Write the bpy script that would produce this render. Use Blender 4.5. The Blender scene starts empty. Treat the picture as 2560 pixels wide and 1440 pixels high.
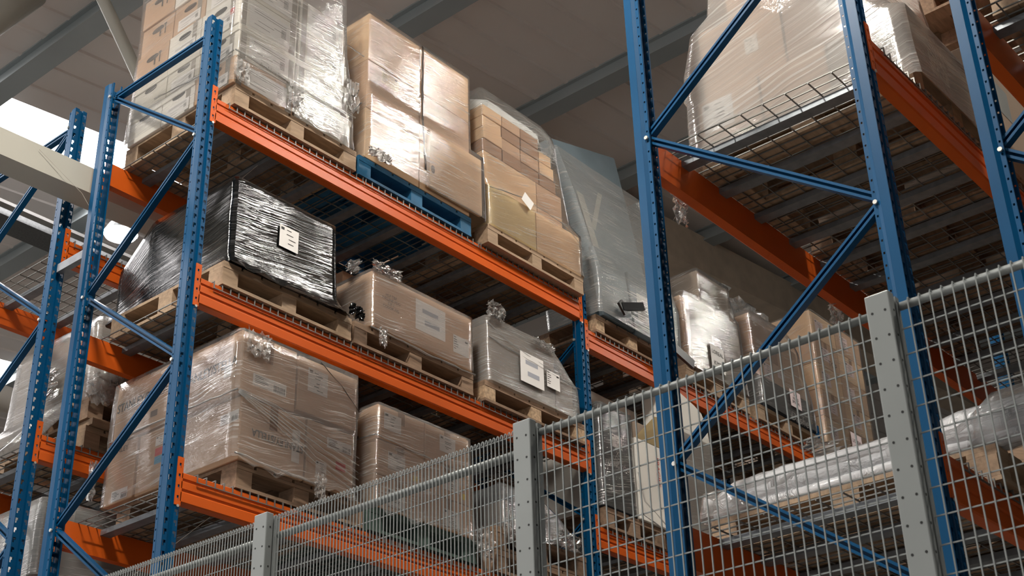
import bpy, bmesh, math, random
from mathutils import Vector, Matrix, noise
random.seed(7)
SC = bpy.context.scene
COL = SC.collection

# ------------------------------------------------------------------ camera
cd = bpy.data.cameras.new('camera'); cam = bpy.data.objects.new('camera', cd); COL.objects.link(cam)
yaw, pitch, roll = math.radians(50.42072514), math.radians(28.51876534), math.radians(-1.65781621)
f_ = Vector((math.sin(yaw)*math.cos(pitch), math.cos(yaw)*math.cos(pitch), math.sin(pitch)))
r_ = Vector((math.cos(yaw), -math.sin(yaw), 0)); u_ = r_.cross(f_)
cr, sr = math.cos(roll), math.sin(roll)
right = cr*r_ + sr*u_; up = -sr*r_ + cr*u_
cam.matrix_world = Matrix(((right.x, up.x, -f_.x, -3.20201284), (right.y, up.y, -f_.y, -4.42033127),
                           (right.z, up.z, -f_.z, 1.30034809), (0, 0, 0, 1)))
cd.sensor_width = 36; cd.lens = 3526.503*36/2560; cd.clip_start = .05; cd.clip_end = 200
cd.dof.use_dof = True; cd.dof.focus_distance = 7.2; cd.dof.aperture_fstop = 11.0
SC.camera = cam

# ------------------------------------------------------------------ world and colour management
w = bpy.data.worlds.new('world'); SC.world = w; w.use_nodes = True
bg = w.node_tree.nodes['Background']; bg.inputs[0].default_value = (1.0, .97, .95, 1); bg.inputs[1].default_value = .82
SC.view_settings.view_transform = 'Standard'; SC.view_settings.look = 'None'
SC.view_settings.gamma = 1; SC.view_settings.use_curve_mapping = False; SC.view_settings.exposure = 0.0
SC.cycles.transparent_max_bounces = 24; SC.cycles.max_bounces = 6

# ------------------------------------------------------------------ material helpers
def lin(c):
    return tuple(((v/255)/12.92 if v/255 <= .04045 else ((v/255+.055)/1.055)**2.4) for v in c)
MATS = {}
def mat(name, rgb, rough=.6, metal=0.0, var=.12, scale=6.0, stretch=(1, 1, 1), bump=0.0, emit=None, estr=0, coat=0.0, spec=.5):
    if name in MATS: return MATS[name]
    m = bpy.data.materials.new(name); m.use_nodes = True; nt = m.node_tree; N = nt.nodes; Lk = nt.links
    b = N['Principled BSDF']; b.inputs['Roughness'].default_value = rough; b.inputs['Metallic'].default_value = metal
    b.inputs['Coat Weight'].default_value = coat; b.inputs['Specular IOR Level'].default_value = spec
    c = lin(rgb)
    tc = N.new('ShaderNodeTexCoord'); mp = N.new('ShaderNodeMapping'); mp.inputs['Scale'].default_value = stretch
    no = N.new('ShaderNodeTexNoise'); no.inputs['Scale'].default_value = scale; no.inputs['Detail'].default_value = 6
    Lk.new(tc.outputs['Object'], mp.inputs[0]); Lk.new(mp.outputs[0], no.inputs['Vector'])
    rp = N.new('ShaderNodeValToRGB'); rp.color_ramp.elements[0].position = .3; rp.color_ramp.elements[1].position = .7
    rp.color_ramp.elements[0].color = tuple(v*(1-var) for v in c)+(1,); rp.color_ramp.elements[1].color = tuple(min(1, v*(1+var)) for v in c)+(1,)
    Lk.new(no.outputs['Fac'], rp.inputs[0]); Lk.new(rp.outputs[0], b.inputs['Base Color'])
    if bump:
        bp = N.new('ShaderNodeBump'); bp.inputs['Strength'].default_value = bump; bp.inputs['Distance'].default_value = .01
        Lk.new(no.outputs['Fac'], bp.inputs['Height']); Lk.new(bp.outputs[0], b.inputs['Normal'])
    if emit:
        b.inputs['Emission Color'].default_value = lin(emit)+(1,); b.inputs['Emission Strength'].default_value = estr
    MATS[name] = m; return m

def film_mat(name, col, veil, streak, gloss, tilt=0.0, rough=.12, vs=170, us=4.5, opaque=False, bumps=.5, crump=1.0):
    """stretch film: mostly see-through, with whitish bands of gathered film and glossy ripples running along the wrapping direction (uv: perimeter, height)"""
    m = bpy.data.materials.new(name); m.use_nodes = True; nt = m.node_tree; N = nt.nodes; Lk = nt.links
    for n in list(N): N.remove(n)
    out = N.new('ShaderNodeOutputMaterial'); uv = N.new('ShaderNodeUVMap'); uv.uv_map = 'uv'
    sp = N.new('ShaderNodeSeparateXYZ'); Lk.new(uv.outputs[0], sp.inputs[0])
    def math_(op, a, b=None):
        n = N.new('ShaderNodeMath'); n.operation = op
        for i, v in enumerate((a, b)):
            if v is None: continue
            if isinstance(v, (int, float)): n.inputs[i].default_value = v
            else: Lk.new(v, n.inputs[i])
        return n.outputs[0]
    # wavy direction so the bands are not ruler straight
    wn = N.new('ShaderNodeTexNoise'); wn.inputs['Scale'].default_value = 2.2; wn.inputs['Detail'].default_value = 2; Lk.new(uv.outputs[0], wn.inputs['Vector'])
    v1 = math_('ADD', sp.outputs[1], math_('MULTIPLY', sp.outputs[0], tilt))
    v2 = math_('ADD', v1, math_('MULTIPLY', math_('SUBTRACT', wn.outputs['Fac'], .5), .07))
    cb = N.new('ShaderNodeCombineXYZ'); Lk.new(math_('MULTIPLY', sp.outputs[0], us), cb.inputs[0]); Lk.new(math_('MULTIPLY', v2, vs), cb.inputs[1])
    fine = N.new('ShaderNodeTexNoise'); fine.inputs['Scale'].default_value = 1.0; fine.inputs['Detail'].default_value = 3; fine.inputs['Roughness'].default_value = .6
    Lk.new(cb.outputs[0], fine.inputs['Vector'])
    cb2 = N.new('ShaderNodeCombineXYZ'); Lk.new(math_('MULTIPLY', sp.outputs[0], us*.7), cb2.inputs[0]); Lk.new(math_('MULTIPLY', v2, vs*.07), cb2.inputs[1])
    wide = N.new('ShaderNodeTexNoise'); wide.inputs['Scale'].default_value = 1.0; wide.inputs['Detail'].default_value = 3; Lk.new(cb2.outputs[0], wide.inputs['Vector'])
    mr = N.new('ShaderNodeMapRange'); mr.inputs['From Min'].default_value = .52; mr.inputs['From Max'].default_value = .66; Lk.new(fine.outputs['Fac'], mr.inputs[0])
    mw = N.new('ShaderNodeMapRange'); mw.inputs['From Min'].default_value = .44; mw.inputs['From Max'].default_value = .62; Lk.new(wide.outputs['Fac'], mw.inputs[0])
    s = math_('MULTIPLY', mr.outputs[0], math_('ADD', math_('MULTIPLY', mw.outputs[0], .88), .12))
    # crumples, only in patches
    cr_ = N.new('ShaderNodeTexNoise'); cr_.inputs['Scale'].default_value = 22; cr_.inputs['Detail'].default_value = 4; cr_.inputs['Distortion'].default_value = 1.5
    Lk.new(uv.outputs[0], cr_.inputs['Vector'])
    pm = N.new('ShaderNodeTexNoise'); pm.inputs['Scale'].default_value = 3.1; pm.inputs['Detail'].default_value = 1; Lk.new(uv.outputs[0], pm.inputs['Vector'])
    pr_ = N.new('ShaderNodeMapRange'); pr_.inputs['From Min'].default_value = .56; pr_.inputs['From Max'].default_value = .70; Lk.new(pm.outputs['Fac'], pr_.inputs[0])
    ridge = math_('ABSOLUTE', math_('SUBTRACT', cr_.outputs['Fac'], .5))
    h = math_('ADD', math_('ADD', math_('MULTIPLY', fine.outputs['Fac'], .45), math_('MULTIPLY', wide.outputs['Fac'], .5)), math_('MULTIPLY', math_('MULTIPLY', ridge, pr_.outputs[0]), 1.6*crump))
    bp = N.new('ShaderNodeBump'); bp.inputs['Strength'].default_value = bumps; bp.inputs['Distance'].default_value = .012; Lk.new(h, bp.inputs['Height'])
    gl = N.new('ShaderNodeBsdfGlossy'); gl.inputs['Roughness'].default_value = rough; gl.inputs['Color'].default_value = (1, 1, 1, 1); Lk.new(bp.outputs[0], gl.inputs['Normal'])
    df = N.new('ShaderNodeBsdfDiffuse'); df.inputs['Color'].default_value = lin(col)+(1,); Lk.new(bp.outputs[0], df.inputs['Normal'])
    fr = N.new('ShaderNodeFresnel'); fr.inputs['IOR'].default_value = 1.5; Lk.new(bp.outputs[0], fr.inputs['Normal'])
    mx = N.new('ShaderNodeMixShader')
    if opaque:
        Lk.new(df.outputs[0], mx.inputs[1])
    else:
        tr = N.new('ShaderNodeBsdfTransparent')
        tl = N.new('ShaderNodeBsdfTranslucent'); tl.inputs['Color'].default_value = lin(col)+(1,)
        dm = N.new('ShaderNodeMixShader'); dm.inputs[0].default_value = .3; Lk.new(df.outputs[0], dm.inputs[1]); Lk.new(tl.outputs[0], dm.inputs[2])
        mt = N.new('ShaderNodeMixShader'); Lk.new(math_('MINIMUM', math_('ADD', veil, math_('MULTIPLY', s, streak)), .97), mt.inputs[0])
        Lk.new(tr.outputs[0], mt.inputs[1]); Lk.new(dm.outputs[0], mt.inputs[2]); Lk.new(mt.outputs[0], mx.inputs[1])
    Lk.new(math_('MINIMUM', math_('ADD', math_('MULTIPLY', fr.outputs[0], gloss), math_('MULTIPLY', s, .26*gloss)), .9), mx.inputs[0])
    Lk.new(gl.outputs[0], mx.inputs[2]); Lk.new(mx.outputs[0], out.inputs['Surface'])
    MATS[name] = m; return m

BLUE = mat('blue rack paint', (0, 68, 108), .36, var=.10, scale=3, spec=.18)
ORANGE = mat('orange beam paint', (198, 86, 24), .36, var=.07, scale=3, spec=.28)
GALV = mat('galvanised steel', (128, 132, 136), .42, .55, var=.16, scale=25)
WIRE = mat('zinc wire', (120, 118, 114), .45, .45, var=.1, scale=20)
ZINC = mat('zinc bolt', (205, 203, 196), .35, .6, var=.05)
FENCE = mat('grey fence paint', (134, 138, 137), .42, .1, var=.05, scale=4)
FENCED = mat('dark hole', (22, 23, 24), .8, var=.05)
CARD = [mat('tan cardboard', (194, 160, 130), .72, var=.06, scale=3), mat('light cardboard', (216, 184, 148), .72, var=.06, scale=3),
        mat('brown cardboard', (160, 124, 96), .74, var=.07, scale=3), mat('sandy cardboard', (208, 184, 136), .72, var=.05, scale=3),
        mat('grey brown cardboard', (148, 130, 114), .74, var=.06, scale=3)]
WHITEC = mat('white carton board', (226, 221, 212), .6, var=.04, scale=3)
OFFW = mat('archive board', (212, 206, 194), .65, var=.06, scale=4)
PAPER = mat('white paper label', (226, 222, 218), .55, var=.02)
PINKP = mat('pale pink paper label', (226, 206, 206), .55, var=.02)
PINK = mat('peach paper label', (232, 186, 158), .55, var=.02)
INK = mat('black print', (38, 34, 32), .6, var=.05)
BINK = mat('brown print', (84, 62, 48), .6, var=.05)
REDP = mat('red print', (196, 60, 60), .55, var=.05)
CYANP = mat('cyan print', (60, 150, 190), .55, var=.05)
YELP = mat('yellow print', (224, 196, 60), .55, var=.05)
GREYINK = mat('faded grey print', (158, 160, 168), .6, var=.05)
TAPE = mat('brown packing tape', (138, 104, 78), .25, var=.06)
CTAPE = mat('clear packing tape', (150, 142, 132), .18, var=.08, coat=.4)
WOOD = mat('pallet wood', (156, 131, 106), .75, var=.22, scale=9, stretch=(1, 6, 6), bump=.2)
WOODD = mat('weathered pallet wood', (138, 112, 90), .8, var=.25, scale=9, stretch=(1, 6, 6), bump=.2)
WOODB = mat('blue pallet wood', (20, 86, 122), .7, var=.25, scale=9, bump=.2)
WOODG = mat('dark green pallet wood', (58, 76, 68), .75, var=.25, scale=9, bump=.2)
CHIP = mat('chipboard', (178, 150, 120), .8, var=.35, scale=60, bump=.3)
CEIL = mat('roof sheet coating', (216, 210, 206), .55, var=.03, scale=1.2)
PURL = mat('painted purlin steel', (148, 156, 158), .5, .1, var=.05, scale=2)
CREAM = mat('cream steel paint', (188, 184, 172), .5, var=.04, scale=2)
PIPE = mat('cream tube paint', (176, 174, 164), .35, var=.04, scale=2)
CONC = mat('concrete floor', (128, 124, 118), .5, var=.12, scale=1.5)
WALL = mat('grey wall cladding', (120, 120, 118), .6, var=.06, scale=1.5)
TRAY = mat('perforated cable tray', (96, 98, 98), .45, .5, var=.2, scale=60)
BLACKP = mat('black plastic', (20, 20, 22), .3, var=.1)
BLACKC = mat('black printed carton', (42, 44, 48), .4, var=.1)
FOAM = mat('blue grey foam sheet', (112, 126, 134), .6, var=.12, scale=4, bump=.15)
BAG = mat('white plastic bag', (206, 208, 206), .4, var=.12, scale=7, bump=.6)
BLUEC = mat('blue crate', (26, 104, 160), .45, var=.08)
REDB = mat('pink plastic sack', (172, 104, 106), .45, var=.1, scale=5, bump=.4)
GREYB = mat('grey carton', (132, 134, 132), .6, var=.06)
GLOW = mat('lamp diffuser', (255, 255, 255), .5, emit=(255, 250, 240), estr=300)
SKY = mat('skylight sheet', (255, 255, 255), .5, emit=(255, 250, 250), estr=10)
STRAP = mat('black strap', (60, 50, 42), .5, var=.05)
STRING = mat('white string', (196, 188, 176), .6, var=.05)

F_CLEAR = film_mat('clear stretch film', (236, 232, 228), .12, .62, 1.3, tilt=-.08, rough=.06, bumps=.30)
F_DIAG = film_mat('clear film wound at a slant', (236, 232, 226), .09, .72, 1.3, tilt=-.2, vs=150, rough=.07, bumps=.35)
F_MILK = film_mat('cloudy stretch film', (212, 210, 206), .32, .85, 1.3, tilt=-.06)
F_SILV = film_mat('many layers of stretch film', (226, 223, 218), .40, 1.0, 1.6, tilt=-.24, vs=85, us=1.3, bumps=.9)
F_GREY = film_mat('grey smoky film', (150, 154, 156), .34, .45, 1.5, tilt=-.08)
F_BLACK = film_mat('black stretch film', (9, 10, 10), 0, 0, 1.0, tilt=-.12, rough=.10, vs=90, us=1.5, opaque=True, bumps=.62, crump=.5)
F_LOOSE = film_mat('loose crumpled film', (226, 224, 220), .30, .5, 1.3, tilt=.4, vs=30, us=12, bumps=1.0)

# ------------------------------------------------------------------ mesh helpers
class MB:
    def __init__(s): s.v = []; s.f = []; s.uv = None; s.m = []
    def quad(s, *p):
        i = len(s.v); s.v += [tuple(q) for q in p]; s.f.append(tuple(range(i, i+len(p)))); return s
    def box(s, x0, x1, y0, y1, z0, z1):
        i = len(s.v)
        s.v += [(x0, y0, z0), (x1, y0, z0), (x1, y1, z0), (x0, y1, z0), (x0, y0, z1), (x1, y0, z1), (x1, y1, z1), (x0, y1, z1)]
        s.f += [tuple(i+k for k in q) for q in ((0, 3, 2, 1), (4, 5, 6, 7), (0, 1, 5, 4), (1, 2, 6, 5), (2, 3, 7, 6), (3, 0, 4, 7))]
        return s
    def bar(s, a, b, w, h=None, n=None):
        """square bar from a to b; w across, h the other way; n: a reference normal"""
        a = Vector(a); b = Vector(b); d = (b-a).normalized(); n = Vector(n) if n else (Vector((0, 0, 1)) if abs(d.z) < .9 else Vector((1, 0, 0)))
        p = d.cross(n).normalized(); q = p.cross(d).normalized(); h = h or w; i = len(s.v)
        for c in (a, b):
            for sx, sy in ((-1, -1), (1, -1), (1, 1), (-1, 1)): s.v.append(tuple(c + p*sx*w/2 + q*sy*h/2))
        s.f += [tuple(i+k for k in t) for t in ((3, 2, 1, 0), (4, 5, 6, 7), (0, 1, 5, 4), (1, 2, 6, 5), (2, 3, 7, 6), (3, 0, 4, 7))]
        return s
    def tube(s, pts, r, n=8, cap=True):
        pts = [Vector(p) for p in pts]; base = len(s.v); rr = r if isinstance(r, (list, tuple)) else [r]*len(pts); ref = None
        for k, p in enumerate(pts):
            d = (pts[min(k+1, len(pts)-1)] - pts[max(k-1, 0)]).normalized()
            if ref is None: ref = Vector((0, 0, 1)) if abs(d.z) < .9 else Vector((1, 0, 0))
            a = d.cross(ref).normalized(); b = a.cross(d).normalized(); ref = b
            for j in range(n):
                t = 2*math.pi*j/n; s.v.append(tuple(p + a*math.cos(t)*rr[k] + b*math.sin(t)*rr[k]))
        for k in range(len(pts)-1):
            for j in range(n):
                s.f.append((base+k*n+j, base+k*n+(j+1) % n, base+(k+1)*n+(j+1) % n, base+(k+1)*n+j))
        if cap:
            s.f.append(tuple(base+j for j in range(n))[::-1]); s.f.append(tuple(base+(len(pts)-1)*n+j for j in range(n)))
        return s
    def prism(s, prof, axis, a, b):
        """closed profile extruded along an axis; prof in the two other coordinates in xyz order"""
        i = len(s.v); n = len(prof)
        for t in (a, b):
            for p in prof:
                c = list(p); c.insert(axis, t); s.v.append(tuple(c))
        for k in range(n): s.f.append((i+k, i+(k+1) % n, i+n+(k+1) % n, i+n+k))
        s.f.append(tuple(range(i, i+n))[::-1]); s.f.append(tuple(range(i+n, i+2*n)))
        return s
    def build(s, name, m, parent=None, smooth=False, loc=None, recalc=True):
        me = bpy.data.meshes.new(name); me.from_pydata(s.v, [], s.f)
        if s.uv:
            l = me.uv_layers.new(name='uv')
            for p in me.polygons:
                for li in p.loop_indices: l.data[li].uv = s.uv[me.loops[li].vertex_index]
        me.materials.append(m)
        if recalc:
            bm = bmesh.new(); bm.from_mesh(me); bmesh.ops.recalc_face_normals(bm, faces=bm.faces); bm.to_mesh(me); bm.free()
        if smooth:
            for p in me.polygons: p.use_smooth = True
        o = bpy.data.objects.new(name, me); COL.objects.link(o)
        if parent: o.parent = parent
        if loc: o.location = loc
        return o

def tag(o, label=None, cat=None, group=None, kind=None):
    if label: o['label'] = label
    if cat: o['category'] = cat
    if group: o['group'] = group
    if kind: o['kind'] = kind
    return o
def thing(name, label, cat, loc=(0, 0, 0), group=None):
    o = bpy.data.objects.new(name, None); COL.objects.link(o); o.location = loc; o.empty_display_size = .1
    return tag(o, label, cat, group)
def dup(root, loc, label, group=None):
    r = root.copy(); COL.objects.link(r); r.location = loc; tag(r, label, None, group)
    for ch in root.children:
        c = ch.copy(); COL.objects.link(c); c.parent = r
        for g in ch.children:
            d = g.copy(); COL.objects.link(d); d.parent = c
    return r
def soften(o, w=.004):
    b = o.modifiers.new('soft edges', 'BEVEL'); b.width = w; b.segments = 2; b.limit_method = 'ANGLE'

FONT_CACHE = {}
def lettering(s, size, face, pos, parent, m, name='lettering', flip=False, bold=False, shear=0, sq=1.0):
    """flat printed letters; face 'F' looks to -Y, 'L' looks to -X. pos = centre"""
    cu = bpy.data.curves.new('t', 'FONT'); cu.body = s; cu.size = size; cu.align_x = 'CENTER'; cu.align_y = 'CENTER'; cu.resolution_u = 3
    cu.shear = shear
    if bold: cu.offset = size*.02
    o = bpy.data.objects.new('t', cu); COL.objects.link(o); bpy.context.view_layer.update()
    me = bpy.data.meshes.new_from_object(o.evaluated_get(bpy.context.evaluated_depsgraph_get())); bpy.data.objects.remove(o)
    M = Matrix(((1, 0, 0), (0, 0, -1), (0, 1, 0))).to_4x4() if face == 'F' else Matrix(((0, 0, -1), (-1, 0, 0), (0, 1, 0))).to_4x4()
    me.transform(Matrix.Diagonal((sq, 1, 1, 1)))
    if flip: M = M @ Matrix.Rotation(math.pi, 4, 'Z')
    me.transform(M); me.materials.clear(); me.materials.append(m); me.name = name
    t = bpy.data.objects.new(name, me); COL.objects.link(t); t.location = pos; t.parent = parent
    return t

# ------------------------------------------------------------------ the hall: floor, roof, skylights, walls
def struct(name, b, m):
    o = b.build(name, m); o['kind'] = 'structure'; return o
struct('floor', MB().box(-12, 22, -14, 16, -.1, 0), CONC)
SX, TY = .06524, -.0488
def roof(x): return 8.0 + SX*x
def roof_strip(b, y0, y1, x0=-9, x1=20, t=.06, lift=0):
    i = len(b.v)
    for x in (x0, x1):
        for y in (y0, y1):
            for dz in (0, t): b.v.append((x, y + TY*x, roof(x)+dz+lift))
    b.f += [tuple(i+k for k in q) for q in ((0, 2, 6, 4), (1, 5, 7, 3), (0, 4, 5, 1), (2, 3, 7, 6), (0, 1, 3, 2), (4, 6, 7, 5))]
b = MB(); roof_strip(b, -8.3, 4.46); roof_strip(b, 5.5, 9.2); roof_strip(b, 10.4, 15); roof_strip(b, 4.46, 5.5, x0=3.4); roof_strip(b, 9.2, 10.4, x0=5.2)
struct('ceiling', b, CEIL)
b = MB(); y = 1.05 - .315*31
k = 0
while y < 14.5:
    if y < 4.4 or 5.55 < y < 9.1 or y > 10.5:
        wd = .024 if k % 3 else .036
        i = len(b.v)
        for x in (-9, 20):
            for dy, dz in ((-wd, 0), (-wd*.5, -.014), (wd*.5, -.014), (wd, 0)): b.v.append((x, y+dy+TY*x, roof(x)+dz))
        b.f += [(i+q, i+q+1, i+q+5, i+q+4) for q in range(3)] + [(i, i+1, i+2, i+3), (i+4, i+7, i+6, i+5)]
    y += .315; k += 1
struct('trim_1', b, mat('roof sheet rib', (214, 208, 204), .55, var=.03))
b = MB(); roof_strip(b, 4.46, 5.5, x1=3.4, t=.02); struct('window_1', b, SKY)
b = MB(); roof_strip(b, 9.2, 10.4, x1=5.2, t=.02); struct('window_2', b, SKY)
struct('wall_rear', MB().box(-9.5, 20.2, 15.5, 15.7, 0, 9.6), WALL)
struct('wall_front_blocker', MB().box(-9.5, 20.2, -8.2, -8.0, 0, 9.6), mat('dark light blocker', (70, 70, 70), .7))  # unseen dark wall added to cut ambient light on faces towards the camera
struct('wall_right', MB().box(20.0, 20.2, -9, 15.5, 0, 9.6), WALL)
# purlins (steel sections running across the aisles under the roof sheets)
for i, x in enumerate((-6.3, -4.75, -3.2, -1.65, -.6, 1.1, 2.76, 4.40, 5.83, 7.4, 9.0, 10.6, 12.2)):
    z = roof(x)
    b = MB(); b.prism([(x-.085, z-.005), (x+.085, z-.005), (x+.085, z-.02), (x+.06, z-.02), (x+.06, z-.13), (x+.085, z-.13), (x+.085, z-.15), (x-.085, z-.15), (x-.085, z-.13), (x-.05, z-.13), (x-.05, z-.02), (x-.085, z-.02)], 1, -9, 15)
    o = struct('trim_%d' % (i+2), b, PURL)
# cream steel beam in the narrow gap behind the blue rack, and the sloping rafter further off
b = MB(); zb0, zb1 = 4.97+.115, 5.24
i = len(b.v)
for x in (-8.5, 3.6):
    z0 = 5.10+.03*x; z1 = 5.245+.03*x
    for y, z in ((.925, z0), (1.075, z0), (1.075, z1), (.925, z1)): b.v.append((x, y, z))
b.f += [(0, 1, 5, 4), (1, 2, 6, 5), (2, 3, 7, 6), (3, 0, 4, 7), (0, 3, 2, 1), (4, 5, 6, 7)]
tag(b.build('steel_beam', CREAM), 'thick cream steel beam running along the gap behind the left blue rack, under the bright skylight', 'beam')
b = MB(); i = 0
for x, y in ((3.0, 1.96), (13.5, 1.96-.4)):
    z1 = roof(x)+.02; z1 = 8.40+.065*(x-6.93); z0 = z1-.41
    for dy, z in ((0, z0), (.32, z0), (.32, z1), (0, z1)): b.v.append((x, y+dy, z-.05))
b.f += [(0, 1, 5, 4), (1, 2, 6, 5), (2, 3, 7, 6), (3, 0, 4, 7), (0, 3, 2, 1), (4, 5, 6, 7)]
tag(b.build('roof_rafter', mat('warm cream steel paint', (200, 184, 164), .5)), 'deep cream roof rafter passing above the far right pallets, below the roof sheets', 'beam')
# bracing tubes under the roof at the left
b = MB(); b.tube([(.28, 2.2, 7.97), (.676, 2.2, 7.459), (1.054, 2.2, 6.969), (1.25, 2.2, 6.72)], .042, 20)
tag(b.build('brace_tube', PIPE, smooth=True), 'slim cream round steel brace tube slanting down behind the archive boxes', 'pipe')
b = MB(); b.tube([(-3.87, 3.0, .01), (.33, 3.0, 7.49), (.60, 3.0, 7.93)], .105, 20)
tag(b.build('brace_tube', PIPE, smooth=True), 'wide pale round tube crossing the top left corner under the roof', 'pipe')
# cable tray with lamp
t = thing('cable_tray', 'dark perforated cable tray hung under the roof behind the left racks', 'cable tray', (0, 5.62, 7.75))
b = MB(); b.box(-1.5, 5.5, -.13, .13, 0, .01).box(-1.5, 5.5, -.14, -.13, 0, .06).box(-1.5, 5.5, .13, .14, 0, .06); b.build('tray', TRAY, t)
b = MB()
pass
b = MB().box(-1.5, 5.5, -.28, -.20, .02, .05); b.build('white_cable_duct', mat('grey duct', (120, 119, 116), .6), t)
def lamp(loc, label, w=.6, d=.34, m=GLOW):
    t = thing('high_bay_lamp', label, 'lamp', loc, None); b = None
    MB().box(-w/2, w/2, -d/2, d/2, .012, .07).build('housing', PURL, t)
    MB().box(-w/2+.02, w/2-.02, -d/2+.02, d/2-.02, 0, .012).build('diffuser', m, t)
    MB().bar((0, 0, .07), (0, 0, max(.1, roof(loc[0])-loc[2]-.16)), .012).build('hanger', PURL, t)
    return t
t = thing('round_lamp', 'bright round lamp glowing behind the second blue upright', 'lamp', (2.375, 4.32, 7.25))
MB().tube([(0, 0, .02), (0, 0, .10)], [.14, .10], 24).build('housing', PURL, t, smooth=False)
MB().tube([(0, 0, 0), (0, 0, .02)], .125, 24).build('diffuser', GLOW, t)
MB().bar((0, 0, .1), (0, 0, .9), .012).build('hanger', PURL, t)
lamp((2.85, -1.70, 7.2), 'square high bay lamp over the aisle in front of the boxed pallets', .24, .24)
lamp((2.22, -1.84, 7.2), 'second square high bay lamp over the aisle, left of its twin', .24, .24)
lamp((6.9, -1.85, 7.3), 'rectangular high bay lamp over the far end of the aisle', .26, .24)
lamp((1.5, -6.2, 7.25), 'unseen fill lamp added beyond the foreground racks to light the rack fronts', .6, .34)  # added fill light for the left rack fronts, its glare out of view
lamp((-1.7, -1.9, 7.1), 'long unseen fill lamp added over the near end of the aisle', 1.0, .34)  # out of view, made large as fill light without reflections in the film
lamp((-2.6, 1.6, 7.2), 'rectangular high bay lamp beyond the end of the left rack')
#PART2
# ------------------------------------------------------------------ rack parts
HW, DP, PITCH = .033, .047, .045
def upright(name, ztop, parent, x, y, facing, slots_from=1.8):
    """cold-rolled upright: two perforated front strips with a groove between, plain sides, inset rear flanges. facing -1: front looks to -Y"""
    b = MB(); s = -facing      # local depth direction
    P = lambda a, d, z: (x+a, y+s*d, z)
    def strip(p, q, z0, z1): b.quad(P(*p, z0), P(*q, z0), P(*q, z1), P(*p, z1))
    prof = [(-.026, .047), (-.033, .033), (-.033, 0.0), (-.011, 0.0), (-.008, .010), (.008, .010), (.011, 0.0), (.033, 0.0), (.033, .033), (.026, .047), ]
    lips = [((-.026, .047), (-.026, .060)), ((.026, .047), (.026, .060))]
    for a_, b_ in zip(prof[:-1], prof[1:]):
        if a_[1] == 0 and b_[1] == 0: continue
        strip(a_, b_, 0, ztop)
    for xa, xb, mir in ((-.033, -.011, 1), (.011, .033, -1)):
        strip((xa, 0), (xb, 0), 0, slots_from)
        xm = (xa+xb)/2; z = slots_from; wl = xm-.0078; wr = xm+.0078
        while z + PITCH <= ztop:
            nl, nr = (xm-.0078, xm-.0005) if mir > 0 else (xm+.0005, xm+.0078)
            b.quad(P(xa, 0, z), P(wl, 0, z), P(wl, 0, z+PITCH), P(xa, 0, z+PITCH))
            b.quad(P(wr, 0, z), P(xb, 0, z), P(xb, 0, z+PITCH), P(wr, 0, z+PITCH))
            b.quad(P(wl, 0, z), P(wr, 0, z), P(wr, 0, z+.010), P(wl, 0, z+.010))
            b.quad(P(wl, 0, z+.034), P(wr, 0, z+.034), P(wr, 0, z+PITCH), P(wl, 0, z+PITCH))
            # narrow lower part of the key-hole
            if mir > 0: b.quad(P(nr, 0, z+.010), P(wr, 0, z+.010), P(wr, 0, z+.022), P(nr, 0, z+.022))
            else: b.quad(P(wl, 0, z+.010), P(nl, 0, z+.010), P(nl, 0, z+.022), P(wl, 0, z+.022))
            z += PITCH
        strip((xa, 0), (xb, 0), z, ztop)
    # rear flanges with bolt holes
    for xl in (-.026, .026):
        for d0, d1 in ((.047, .051), (.057, .062)): strip((xl, d0), (xl, d1), 0, ztop)
        strip((xl, .051), (xl, .057), 0, slots_from)
        z = slots_from
        while z + PITCH <= ztop:
            b.quad(P(xl, .051, z), P(xl, .057, z), P(xl, .057, z+PITCH-.008), P(xl, .051, z+PITCH-.008)); z += PITCH
        strip((xl, .062), (xl*.7, .062), 0, ztop)
    o = b.build(name, BLUE, parent, recalc=False)
    so = o.modifiers.new('sheet', 'SOLIDIFY'); so.thickness = .0018; so.offset = 0
    MB().box(x-.06, x+.06, y-.02 if s > 0 else y-.075, y+.075 if s > 0 else y+.02, 0, .008).build('foot_plate', BLUE, o)
    return o
def brace(p, q, parent, m=None):
    """rolled C channel bolted between the two uprights of a frame"""
    p = Vector(p); q = Vector(q); d = (q-p).normalized(); X = Vector((1, 0, 0)); n = X.cross(d).normalized()
    prof = [(-.016, -.014), (.013, -.014), (.013, -.005), (.009, -.005), (.009, -.011), (-.013, -.011), (-.013, .011), (.009, .011), (.009, .005), (.013, .005), (.013, .014), (-.016, .014)]
    b = MB(); i = len(b.v); k = len(prof)
    for c in (p, q):
        for a_, e_ in prof: b.v.append(tuple(c + X*(-a_) + n*e_))
    for j in range(k): b.f.append((i+j, i+(j+1) % k, i+k+(j+1) % k, i+k+j))
    b.f += [tuple(range(i, i+k)), tuple(range(i+k, i+2*k))]
    return b.build('brace', m or BLUE, parent)
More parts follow.
